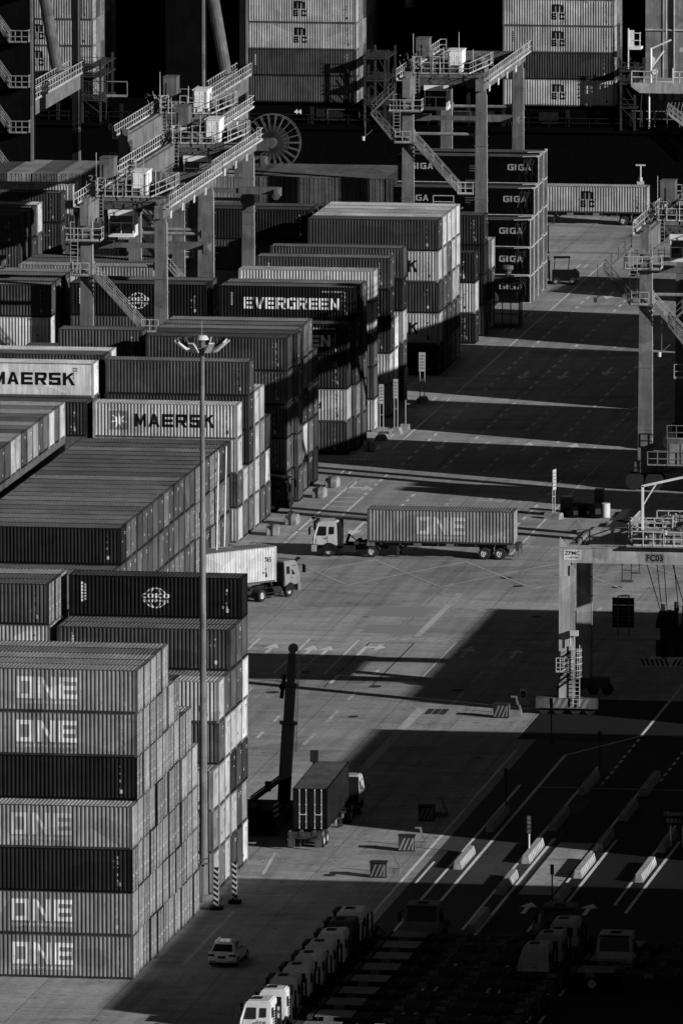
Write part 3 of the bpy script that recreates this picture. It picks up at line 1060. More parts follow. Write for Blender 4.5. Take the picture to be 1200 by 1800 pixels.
# block with the black letters on pale walls
sy = [315.7, 318.6, 321.5, 324.4, 327.3]
rows = [[1.1, (4.1, 'maersk'), 1.7, (4.1, 'maersk'), 1.7], [2, 2, 2, 4, 4.4], [2, 1.8, 2, 2.2, 4.6], [3, 1.8, 4, 4.4, 4.4], [4.2, 2.2, 3.6, 4.6, 4.8]]  # first row's bottom box darkened for the shadow lying on it
stack('black lettered block', XE, sy, rows, 'plain')
stack('dark bay behind the left cranes', XE-13.1, [322.5, 325.5], [[1,1,1,(1.9,'mol'),(0.9,'sbbco')], [1,1,1,1.9,1.6]], 'plain', lowest=3)
fill(XE-25.4, XE-13.2, 322.5, 328, 0, 3*CH)
stack('far bay at the left edge', XE-39.0, [314.5, 317.5, 320.5, 323.5], [[2,2,2,2,2], [2,2,2,2,2], [2,2,2,1.7,1.8], [2,2,2,2.2,4.5]], 'plain', lowest=3)
fill(XE-51.3, XE-39.1, 314.5, 326, 0, 3*CH)
stack('second far bay at the left edge', XE-38.6, [333.4, 340.3], [[1,1,1,1.6,1.6], [2,2,2,2,4.6]], 'plain', lowest=3)
fill(XE-50.9, XE-38.7, 333.6, 336.1, 0, 3*CH)
fill(XE-50.9, XE-38.7, 340.3, 342.7, 0, 3*CH)
# dark block under the middle crane
stack('dark block under the middle crane', XE, [339.6, 345.6, 350.6], [[1.2, 4.3, 1.3], [2, 1.2, 1.2, 1.3], [4.4, 2.0, 3.8]], 'plain')

# tarpaulin wrapped bundles at the end of the road
def bundle(x, y, z, label, H=2.74):
    L = 13.9
    root = thing('wrapped_cargo', label, 'wrapped cargo', (x, y, z), 0, 'wrapped cargo stacked at the end of the road')
    rr = random.Random(int(y*10+z*7))
    mb = MB()
    n = 40
    # hanging sheet with soft folds near its right corner
    def fold(xx, zz):
        d = max(0.0, 1-abs(xx+1.0)/1.5)
        return 0.05*d*math.sin(xx*11+zz*2.2+rr.random()*0.6)*(0.4+0.6*(1-zz/H))
    cols = [-L+0.05]+[-L+0.5+(L-3.2)*k/10 for k in range(11)]+[-2.6+2.55*k/28 for k in range(29)]
    rows_ = [0.06, 0.5, 1.0, 1.5, 2.0, 2.45, H-0.14]
    for (xa, xb) in zip(cols[:-1], cols[1:]):
        for (za, zb) in zip(rows_[:-1], rows_[1:]):
            mb.poly([(xa, 0.02+fold(xa,za), za), (xb, 0.02+fold(xb,za), za), (xb, 0.02+fold(xb,zb), zb), (xa, 0.02+fold(xa,zb), zb)])
    mb.box(-L, 0, 0.10, CW, 0.05, H-0.16)
    build(mb, 'tarpaulin', TARP, root)
    mb = MB()
    mb.box(-0.012, 0.012, 0.12, CW-0.1, 0.1, H-0.2)
    build(mb, 'end_panel', PAINT, root, tone=0.085)
    mb = MB()
    for k in range(6):
        mb.box(-L+0.1, -0.1, 0.12+k*0.37, 0.12+k*0.37+0.33, H-0.158, H-0.12)
    build(mb, 'roof', PAINT, root, tone=0.10)
    mb = MB()
    mb.box(-L, 0.03, -0.02, 0.13, -0.005, 0.055); mb.box(-L, 0.03, CW-0.12, CW, -0.005, 0.055)
    for yy in (0.0, CW-0.2):
        mb.box(-0.22, 0.03, yy, yy+0.2, H-0.16, H-0.005)
        mb.box(-0.12, 0.03, yy+0.06, yy+0.12, 0.05, H-0.16)
    mb.bar((-1.6, 0.02, H-0.12), (-0.2, 0.02, H-0.07), 0.07)
    mb.box(-0.0, 0.03, 0.2, CW-0.2, H-0.16, H-0.06)
    build(mb, 'frame', STEEL, root)
    mb = MB()
    for p_ in word('GIGA', 2.3, 0.60, -3.05, H*0.5-0.1, 0.18, 0.25)+word('GIGA', 2.3, 0.60, -12.7, H*0.5-0.1, 0.18, 0.25):
        for a, b in ((0, 1),):
            mb.poly([(q[0], -0.045, q[1]) for q in p_])
    build(mb, 'lettering', LETTER, root, tone=0.34)
    mb = MB()
    for k in range(9):
        x_, z_ = -0.35-0.12*k-rr.random()*0.1, H-0.2-rr.random()*0.35
        for q in range(rr.choice((2, 3, 4))):
            x2, z2 = x_+rr.uniform(-0.22, 0.10), z_-rr.uniform(0.2, 0.5)
            if z2 < 0.15: break
            mb.bar((x_, -0.025, z_), (x2, -0.025, z2), 0.05)
            x_, z_ = x2, z2
    for k in range(3):
        yy = 0.35+0.75*k
        mb.bar((0.02, yy, H-0.3-rr.random()), (0.02, yy+rr.uniform(-.1,.1), 0.3+rr.random()), 0.045)
    build(mb, 'creases', CREASE, root)
    mb = MB()
    for k in range(3):
        mb.box(-6.8+0.0*k, -5.6-0.35*k, -0.012, -0.006, 1.6-0.24*k, 1.68-0.24*k)
    mb.box(-7.2, -4.9, -0.012, -0.006, 0.18, 0.25)
    build(mb, 'small_lettering', LETTER, root, tone=0.12)
    return root
gy = [372.4, 375.6, 379.0, 383.0]
for k, hgt in enumerate((3, 4, 5, 5)):
    for j in range(hgt):
        bundle(-24.75-0.05*k, gy[k], j*2.745, 'black tarpaulin wrapped cargo, %s tier in %s row at the road end' % (ORD[j], ROWW[k]))
for j in range(2):
    container(-24.75-1.0, 391.0, j*2.6+0.0, 1, 'blackish container behind the wrapped cargo, %s tier' % ORD[j], 'containers behind the wrapped cargo', H=2.6)

# ------------------------------------------------------------------ containers past the nearest three hundred: solid but joined
STUFF = []
def far_container(x, y, z, cls, end='plain', rz=0.0, L=CL, H=CH):
    STUFF.append((x, y, z, cls, end, rz, L, H))
for (x, y, j) in LOWER:
    far_container(x, y, j*CH, 2.1)
# row of door ends turned towards us, near the quay
r4 = random.Random(44)
x = -92.0
while x < -31.5:
    a = r4.choice((2.1, 2.5, 1.8, 2.6, 2.3, 3.0))
    for j in (0, 1, 2):
        cl = a if j == 2 else r4.choice((0.8, 1.2, 1.8, 2.2))
        if -57 < x < -47 and j < 2: cl = 0.8
        far_container(x, 402.0+r4.uniform(-.1,.1), j*2.9, cl, 'door', -math.pi/2, CL, CH)
    x += 2.56

# ------------------------------------------------------------------ rubber tyred gantry cranes
CRT = 0.155
def rtg(label, XL, XR, YN, YF, yt, cage=True, tone=CRT, zt=21.2):
    """XL, XR: leg lines; YN, YF: near and far legs; yt: where the trolley stands"""
    root = thing('gantry_crane', label, 'gantry crane', ((XL+XR)/2, (YN+YF)/2, 0), 0, 'rubber tyred gantry cranes over the blocks')
    ox, oy = (XL+XR)/2, (YN+YF)/2
    hx, hy = (XR-XL)/2, (YF-YN)/2
    ty = yt-oy
    def B(mb, name, par=root, tn=tone, mat=PAINT):
        return build(mb, name, mat, par, tone=tn)
    for sx in (-1, 1):
        for sy in (-1, 1):
            x, y = sx*hx, sy*hy
            mb = MB()
            wb, wt = 0.62, 0.46
            top = zt+(1.7 if sy < 0 else 0.0)
            mb.hexa([(x-wb,y-0.5,1.5),(x+wb,y-0.5,1.5),(x+wb,y+0.5,1.5),(x-wb,y+0.5,1.5)],
                    [(x-wt,y-0.45,zt),(x+wt,y-0.45,zt),(x+wt,y+0.45,zt),(x-wt,y+0.45,zt)])
            if sy < 0:
                mb.box(x-0.36, x+0.36, y-0.4, y+0.35, zt, top)
            for z in (5.2, 10.6, 15.8):
                mb.box(x-wb-0.0, x+wb+0.0, y-0.53, y+0.53, z, z+0.06)
            lg = B(mb, 'leg')
            mb = MB()                                    # cable tray and pipe on the leg
            mb.tube((x+0.64, y-0.35, 1.6), (x+0.56, y-0.35, zt-0.4), 0.06, 6)
            mb.tube((x+0.64, y-0.15, 1.6), (x+0.58, y-0.15, zt-0.4), 0.04, 6)
            for k in range(9):
                mb.box(x+0.56, x+0.68, y-0.42, y-0.05, 2+2.1*k, 2.08+2.1*k)
            B(mb, 'cable_pipes', lg, 0.3)
            mb = MB()                                    # wheels
            for wx in (-0.85, 0.85):
                mb.tube((x+wx, y-0.62, 0.82), (x+wx, y-0.12, 0.82), 0.80, 14)
                mb.tube((x+wx, y+0.12, 0.82), (x+wx, y+0.62, 0.82), 0.80, 14)
            bg_ = MB()
            bg_.box(x-1.3, x+1.3, y-0.28, y+0.28, 0.9, 1.5)
            bo = B(bg_, 'wheel_bogie', tn=0.06)
            B(mb, 'wheels', bo, mat=RUBBER)
    for sy in (-1, 1):
        mb = MB()
        mb.box(-hx-0.9, hx+0.9, sy*hy-0.46, sy*hy+0.46, 1.5, 2.5)
        sb = B(mb, 'sill_beam', tn=tone*0.9)
        mb = MB()
        mb.rail([(-hx+0.6, sy*hy-0.75, 2.4), (hx-0.6, sy*hy-0.75, 2.4)], 1.0)
        B(mb, 'railing', sb, 0.35)
        mb = MB()
        mb.tube((-hx, sy*hy, 16.9), (hx, sy*hy, 16.9), 0.16, 10)
        for sx in (-1, 1):
            mb.box(sx*(hx-0.45)-0.22, sx*(hx-0.45)+0.22, sy*hy-0.3, sy*hy+0.3, 16.55, 17.25)
        B(mb, 'tie_tube', tn=0.24)
    mb = MB()                                            # engine house on the far sill, electric house on the near one
    mb.box(-2.2, 2.2, hy-0.7, hy+0.9, 2.5, 4.7)
    B(mb, 'engine_house', tn=0.12)
    mb = MB()
    mb.box(-1.4, 1.8, -hy-1.6, -hy-0.5, 2.2, 4.6)
    eh = B(mb, 'electric_house', tn=0.13)
    mb = MB()
    mb.rail([(-1.4, -hy-1.65, 4.6), (1.8, -hy-1.65, 4.6), (1.8, -hy-0.4, 4.6)], 1.2, 0.03, 0.8, 2); mb.rail([(-hx+0.4, -hy-1.7, 2.3), (hx-0.5, -hy-1.7, 2.3)], 1.2, 0.03, 0.9, 2)
    for k in range(3): mb.box(-1.2+k, -0.4+k, -hy-1.64, -hy-1.6, 2.5, 4.2)
    B(mb, 'railing', eh, 0.24)
    for sx in (-1, 1):
        mb = MB()
        y0, y1 = -hy-1.2, hy+2.6
        x0 = sx*hx
        dz = 1.15 if sx > 0 else 1.85
        zb = zt+1.15-dz if sx < 0 else zt
        mb.box(x0-0.38, x0+0.38, y0, y1, zb, zt+1.15)
        mb.box(x0-0.10, x0+0.04, y0+0.2, y1-0.2, zt+1.15, zt+1.28)          # trolley rail
        for k in range(7):
            y = y0+1.5+(y1-y0-3)*k/6
            mb.box(x0-0.42, x0+0.42, y-0.06, y+0.06, zb+0.02, zt+1.10)
        gi = B(mb, 'girder', tn=tone*1.15)
        mb = MB()
        xw = x0+sx*0.95
        mb.box(min(x0+sx*0.38, xw), max(x0+sx*0.38, xw), y0, y1, zt+0.92, zt+0.98)
        mb.rail([(xw, y0, zt+0.98), (xw, y1, zt+0.98), (x0+sx*0.4, y1, zt+0.98)], 1.1, 0.030, 1.25, 2)
        B(mb, 'railing', gi, 0.50)
        mb = MB()
        for k in range(4):
            y = y0+3.5+k*6.2
            mb.box(x0+sx*0.42, x0+sx*0.47, y, y+0.75, zt-0.35, zt+0.30)
        B(mb, 'number_plates', gi, 0.62)
    mb = MB()
    mb.box(-hx+0.38, hx-0.38, hy+1.9, hy+2.4, zt+0.1, zt+1.0)
    B(mb, 'end_tie', tn=tone*0.8)
    # trolley
    zp = zt+1.25
    mb = MB()
    mb.box(-hx-0.2, hx+0.2, ty-2.4, ty-2.1, zp-0.35, zp); mb.box(-hx-0.2, hx+0.2, ty+3.2, ty+3.5, zp-0.35, zp)
    mb.box(-hx+0.1, hx-0.1, ty-2.4, ty+3.5, zp-0.06, zp)
    for k in range(5):
        xx = -hx+0.6+k*(2*hx-1.2)/4
        mb.box(xx-0.08, xx+0.08, ty-2.4, ty+3.5, zp-0.3, zp-0.06)
    tr = B(mb, 'trolley', tn=0.16)
    mb = MB()
    mb.rail([(-hx, ty-2.4, zp), (hx-1.6, ty-2.4, zp), (hx-1.6, ty-2.4, zp+0.01)], 1.1, 0.03, 0.9, 2)
    mb.rail([(hx-1.6, ty-2.4, zp), (hx+0.2, ty-0.6, zp+0.75), (hx+0.2, ty+1.5, zp+0.75)], 1.1, 0.03, 0.8, 2)
    mb.rail([(-hx, ty-2.4, zp), (-hx-0.2, ty+3.5, zp)], 1.1, 0.03, 0.9, 2)
    B(mb, 'railing', tr, 0.42)
    mb = MB()                                            # white electric cabin
    a, b = -0.15, 1.2
    mb.box(a, b, ty-1.7, ty+1.0, zp+0.12, zp+2.15)
    mb.box(a-0.06, b+0.06, ty-1.76, ty+1.06, zp+2.15, zp+2.24)
    mb.box(a+0.66, a+0.68, ty-1.72, ty-1.69, zp+0.2, zp+2.05)
    for dx in (0.12, 0.82):
        for k in range(5):
            mb.box(a+dx, a+dx+0.4, ty-1.725, ty-1.69, zp+1.25+0.1*k, zp+1.30+0.1*k)
    B(mb, 'white_house', tr, 0.80, CLEAN)
    mb = MB()                                            # hoist drum under its cover
    pts = [(math.cos(t)*0.85, math.sin(t)*0.85) for t in [math.pi*k/12 for k in range(13)]]
    mb.prism([(2.55+px*0.9, zp+0.55+pz) for px, pz in pts], 'y', ty-0.6, ty+1.9)
    mb.box(1.78, 3.32, ty-0.6, ty+1.9, zp, zp+0.55)
    B(mb, 'drum_cover', tr, 0.16)
    mb = MB(); mb.tube((2.55, ty-0.75, zp+0.6), (2.55, ty-0.6, zp+0.6), 0.62, 16); mb.box(2.3, 2.9, ty-0.9, ty-0.75, zp+0.4, zp+0.75)
    B(mb, 'drum_end', tr, 0.02)
    mb = MB()                                            # tall grey cabinet
    mb.box(-hx+0.1, -hx+1.35, ty-0.4, ty+1.4, zp+1.3, zp+3.2)
    mb.box(-hx+0.05, -hx+1.4, ty-0.45, ty+1.45, zp+3.2, zp+3.27)
    mb.box(-hx+0.35, -hx+0.5, ty-0.41, ty-0.38, zp+2.5, zp+2.6)
    for xx in (-hx+0.2, -hx+1.25):
        mb.box(xx-0.05, xx+0.05, ty-0.3, ty-0.2, zp, zp+1.3); mb.box(xx-0.05, xx+0.05, ty+1.2, ty+1.3, zp, zp+1.3)
    B(mb, 'cabinet', tr, 0.14)
    mb = MB()                                            # motors, gearboxes, pulleys, boxes
    rr = random.Random(int(XL*7))
    for k in range(16):
        xx = -hx+1.4+rr.random()*(2*hx-3.6); yy = ty-2.0+rr.random()*4.8
        s_ = 0.18+rr.random()*0.35
        if k % 3 == 0:
            mb.tube((xx-0.4, yy, zp+s_), (xx+0.4, yy, zp+s_), s_, 8)
        else:
            mb.box(xx-s_, xx+s_, yy-s_, yy+s_, zp, zp+s_*2.1)
    mb.tube((-hx+1.9, ty+2.4, zp+0.7), (hx-2.4, ty+2.4, zp+0.7), 0.42, 12)
    B(mb, 'hoist_gear', tr, 0.12)
    mb = MB()                                            # dark frame and trays under the trolley deck
    mb.box(-hx+0.3, hx-0.4, ty-2.3, ty-1.9, zp-1.0, zp-0.35)
    for k in range(46):
        xx = -hx+0.4+rr.random()*(2*hx-1.2); zz = zp-1.3+rr.random()*1.2; s_ = 0.08+rr.random()*0.26
        if k % 2:
            mb.box(xx-s_*1.6, xx+s_, ty-2.45+rr.random()*0.3, ty-2.1, zz-s_, zz+s_)
        else:
            mb.bar((xx, ty-2.4, zz), (xx+rr.uniform(-1.2,1.2), ty-2.2, zz+rr.uniform(-.15,.15)), 0.06)
    B(mb, 'conduits', tr, 0.09)
    mb = MB()
    for k in range(14):
        xx = -hx+0.4+rr.random()*(2*hx-1.0); hh = rr.uniform(0.9, 2.3); yy = ty+rr.uniform(-2.2, 3)
        mb.bar((xx, yy, zp), (xx, yy, zp+hh), 0.05)
        mb.bar((xx, yy, zp+hh), (xx+rr.uniform(-.7,.7), yy+rr.uniform(-.3,.3), zp+hh-rr.uniform(0,.5)), 0.045)
    mb.rail([(-hx+1.5, ty+0.9, zp+0.9), (-0.4, ty+0.9, zp+0.9), (-0.4, ty+3, zp+0.9)], 1.1, 0.03, 0.7, 2)
    mb.rail([(1.6, ty+3.3, zp+0.3), (hx, ty+3.3, zp+0.3)], 1.3, 0.03, 0.6, 2)
    B(mb, 'conduits', tr, 0.28)
    mb = MB()
    for xx, hh in ((-hx+0.1, 3.9), (-0.5, 2.6), (1.0, 4.1), (hx-1.2, 2.4)):
        mb.tube((xx, ty-2.2, zp), (xx, ty-2.2, zp+hh), 0.035, 6)
    for xx in (-hx+0.6, -hx+2.4):                        # hooped hatch above the ladder
        mb.tube((xx-0.35, ty-2.5, zp), (xx-0.35, ty-2.5, zp+1.7), 0.03, 6); mb.tube((xx+0.35, ty-2.5, zp), (xx+0.35, ty-2.5, zp+1.7), 0.03, 6)
        mb.tube((xx-0.35, ty-2.5, zp+1.7), (xx+0.35, ty-2.5, zp+1.7), 0.03, 6)
    B(mb, 'masts', tr, 0.5)
    # driver's cabin
    ca, cb = -hx+1.25, -hx+3.5
    z0, z1 = zt-2.25, zt+0.15
    y0, y1 = ty-2.6, ty-0.3
    mb = MB()
    mb.box(ca, cb, y0, y1, z0, z0+0.32); mb.box(ca-0.04, cb+0.04, y0-0.05, y1, z1-0.5, z1)
    for xx in (ca, cb-0.10):
        mb.box(xx, xx+0.10, y0, y0+0.1, z0+0.32, z1-0.5); mb.box(xx, xx+0.10, y1-0.1, y1, z0+0.32, z1-0.5)
    mb.box((ca+cb)/2-0.04, (ca+cb)/2+0.04, y0, y0+0.08, z0+0.32, z0+1.25)
    mb.box(ca+0.1, cb-0.1, y0, y0+0.08, z0+1.22, z0+1.30)
    mb.box(ca, cb, y1-0.05, y1, z0+0.32, z1-0.5)
    mb.box(cb-0.06, cb, y0+0.9, y1, z0+0.32, z1-0.5)
    mb.box(ca-0.9, ca, y0+0.2, y1, z0+0.02, z0+0.12)
    cabn = B(mb, 'cabin', tn=0.72, mat=CLEAN)
    mb = MB()
    mb.box(ca+0.08, cb-0.08, y0+0.03, y0+0.05, z0+0.3, z1-0.5)
    mb.box(ca+0.03, ca+0.05, y0+0.1, y1-0.1, z0+0.3, z1-0.5); mb.box(cb-0.05, cb-0.03, y0+0.1, y0+0.9, z0+0.3, z1-0.5)
    B(mb, 'window', cabn, mat=GLASS)
    mb = MB()
    for xx in (ca+0.2, cb-0.2):
        mb.box(xx-0.08, xx+0.08, y1-0.3, y1-0.1, z1, zp-0.3)
    B(mb, 'hanger', cabn, 0.1)
    mb = MB()                                            # ladder from the cabin up to the trolley
    lx = ca-0.75
    for d in (-0.25, 0.25):
        mb.bar((lx+d, y0+0.1, z0), (lx+d, y0+0.1, zp+0.3), 0.05)
    k = 0
    while z0+k*0.33 < zp:
        mb.bar((lx-0.25, y0+0.1, z0+k*0.33), (lx+0.25, y0+0.1, z0+k*0.33), 0.035); k += 1
    B(mb, 'ladder', tr, 0.30)
    # spreader on its ropes
    zs = zt-3.6
    mb = MB()
    ys_ = ty+0.8
    mb.box(-4.0, 4.6, ys_-0.30, ys_+0.30, zs+0.05, zs+0.45)
    mb.box(2.6, 6.2, ys_-0.42, ys_+0.42, zs-0.02, zs+0.60); mb.box(-5.6, -2.2, ys_-0.42, ys_+0.42, zs-0.02, zs+0.60)
    for xx in (-5.8, 6.2):
        mb.box(xx-0.18, xx+0.18, ys_-1.15, ys_+1.15, zs-0.25, zs+0.5)
    mb.tube((6.2, ys_-1.1, zs-0.1), (6.2, ys_-0.8, zs-0.1), 0.35, 12)
    sp = B(mb, 'spreader', tn=0.13)
    mb = MB()
    for xx in (-1.6, -1.4, 1.4, 1.6):
        for yy in (-0.3, 0.3):
            mb.tube((xx, ys_+yy, zs+0.4), (xx, ys_+yy, zp-0.2), 0.018, 5)
    B(mb, 'hoist_ropes', sp, 0.05)
    # landings and stairs on the near left leg
    lx, ly = -hx, -hy
    mb = MB()
    zl = 19.05
    mb.box(lx-1.75, lx+1.35, ly-0.95, ly+0.9, zl, zl+0.10)
    la = B(mb, 'landing', tn=0.14)
    mb = MB()
    mb.rail([(lx-1.75, ly+0.9, zl+0.1), (lx-1.75, ly-0.95, zl+0.1), (lx+1.35, ly-0.95, zl+0.1), (lx+1.35, ly+0.9, zl+0.1)], 1.1, 0.03, 0.8, 2)
    for xx in (lx-0.95,):
        for d in (-0.32, 0.32):
            mb.bar((xx+d, ly-0.95, zl-2.4), (xx+d, ly-0.95, zl+1.75), 0.05)
        mb.bar((xx-0.32, ly-0.95, zl+1.75), (xx+0.32, ly-0.95, zl+1.75), 0.05)
        for k in range(8):
            mb.bar((xx-0.32, ly-0.95, zl-2.3+0.33*k), (xx+0.32, ly-0.95, zl-2.3+0.33*k), 0.04)
    B(mb, 'railing', la, 0.42)
    mb = MB()
    z2 = 16.0
    mb.box(lx-1.2, lx+0.9, ly-1.0, ly+0.6, z2, z2+0.10)
    lb = B(mb, 'landing', tn=0.14)
    mb = MB()
    mb.rail([(lx-1.2, ly+0.5, z2+0.1), (lx-1.2, ly-1.0, z2+0.1), (lx+0.4, ly-1.0, z2+0.1)], 1.1, 0.03, 0.8, 2)
    B(mb, 'railing', lb, 0.40)
    mb = MB()
    xa, xb, za, zb2 = lx+0.8, lx+5.2, z2+0.05, 11.2
    for yy in (ly-0.95, ly-0.25):
        mb.bar((xa, yy, za), (xb, yy, zb2), 0.06, 0.22)
    for k in range(16):
        t = (k+0.5)/16
        mb.box(xa+(xb-xa)*t-0.14, xa+(xb-xa)*t+0.14, ly-0.95, ly-0.25, za+(zb2-za)*t-0.02, za+(zb2-za)*t+0.02)
    st = B(mb, 'stair', tn=0.22)
    mb = MB()
    for yy in (ly-0.98, ly-0.22):
        for hh in (0.5, 1.0):
            mb.bar((xa, yy, za+hh), (xb, yy, zb2+hh), 0.05)
        for k in range(6):
            t = k/5
            mb.bar((xa+(xb-xa)*t, yy, za+(zb2-za)*t), (xa+(xb-xa)*t, yy, za+(zb2-za)*t+1.0), 0.05)
    B(mb, 'railing', st, 0.40)
    mb = MB()
    mb.box(xb-2.6, xb+0.2, ly-1.0, ly+0.5, 9.7, 9.8); mb.box(xb-0.2, xb+1.3, ly-1.0, ly+0.5, 11.1, 11.2)
    lc = B(mb, 'landing', tn=0.12)
    mb = MB()
    mb.rail([(xb-2.6, ly-1.0, 9.8), (xb-0.6, ly-1.0, 9.8)], 1.2, 0.035, 1.9, 2); mb.rail([(xb-0.2, ly-1.0, 11.2), (xb+1.3, ly-1.0, 11.2)], 1.1, 0.03, 0.8, 2)
    B(mb, 'railing', lc, 0.45)
    if cage:
        mb = MB()                                            # cage stair on the outer side of the leg, lamp on a bracket
        xa, xb, za, zb3 = lx-3.5, lx-1.2, z2+2.9, z2+0.1
        for (p0, q0) in (((xb, za+2.2), (xa, za)), ((xa, za), (xb, zb3))):
            for yy in (ly-0.9, ly-0.2):
                mb.bar((p0[0], yy, p0[1]), (q0[0], yy, q0[1]), 0.05, 0.16)
                for hh in (0.5, 1.0):
                    mb.bar((p0[0], yy, p0[1]+hh), (q0[0], yy, q0[1]+hh), 0.045)
                for k in range(5):
                    t = k/4
                    px_, pz_ = p0[0]+(q0[0]-p0[0])*t, p0[1]+(q0[1]-p0[1])*t
                    mb.bar((px_, yy, pz_), (px_, yy, pz_+1.0), 0.045)
            for k in range(10):
                t = (k+0.5)/10
                px_, pz_ = p0[0]+(q0[0]-p0[0])*t, p0[1]+(q0[1]-p0[1])*t
                mb.box(px_-0.13, px_+0.13, ly-0.9, ly-0.2, pz_-0.02, pz_+0.02)
        mb.bar((lx-4.1, ly-0.5, z2+0.6), (lx-4.1, ly-0.5, z2+3.6), 0.06); mb.bar((lx-4.1, ly-0.5, z2+0.6), (lx-3.2, ly-0.5, z2+1.4), 0.05)
        B(mb, 'stair', tn=0.17)
        mb = MB(); mb.tube((lx-4.3, ly-0.5, z2+0.2), (lx-4.3, ly-0.5, z2+0.6), 0.16, 8)
        B(mb, 'lamp', tn=0.55, mat=CLEAN)
    # cable chain and reel arm left of the trolley
    mb = MB()
    for k in range(9):
        t = k/8
        mb.box(-hx-1.5-0.5*t, -hx-0.9-0.5*t, ty-1.6+0.55*k, ty-1.25+0.55*k, zp-0.8-0.12*(k % 2), zp-0.2)
    mb.bar((-hx-1.5, ty-1.5, zp+0.4), (-hx-0.2, ty-1.5, zp+1.0), 0.07); mb.bar((-hx-1.5, ty-1.5, zp-0.9), (-hx-1.5, ty-1.5, zp+0.4), 0.06)
    B(mb, 'cable_chain', tr, 0.05)
    mb = MB()
    for k in range(26):
        a1, a2 = rr.uniform(-0.6, 1.1), rr.uniform(0, 1.9)
        mb.bar((-hx+a1-0.5, ty-2.3, zp+a2), (-hx+a1-0.5+rr.uniform(-.35,.35), ty-2.3+rr.uniform(-.2,.2), zp+a2+rr.uniform(-.5,.5)), 0.035)
    B(mb, 'loose_cables', tr, 0.35)
    return root

rtg('gantry crane nearest the lamp heads, cabin facing us above the globe container', -47.95, -41.35, 256.0, 281.0, 262.6, False)
rtg('gantry crane just behind, standing at the far end of the first one', -48.7, -42.2, 284.2, 309.0, 307.0, False)
rtg('gantry crane farthest left, in front of the dark ship stacks', -54.2, -47.6, 312.0, 337.5, 333.0, False)
rtg('gantry crane in the middle, standing over the wrapped cargo', -36.1, -28.95, 368.0, 394.0, 373.0)
rtg('gantry crane at the right edge beside the road', 3.25, 10.2, 241.5, 267.0, 250.8)
rtg('gantry crane just outside the right edge, its shadow on the blocks across the road', 13.4, 20.2, 205.0, 230.0, 214.0, zt=24.0)

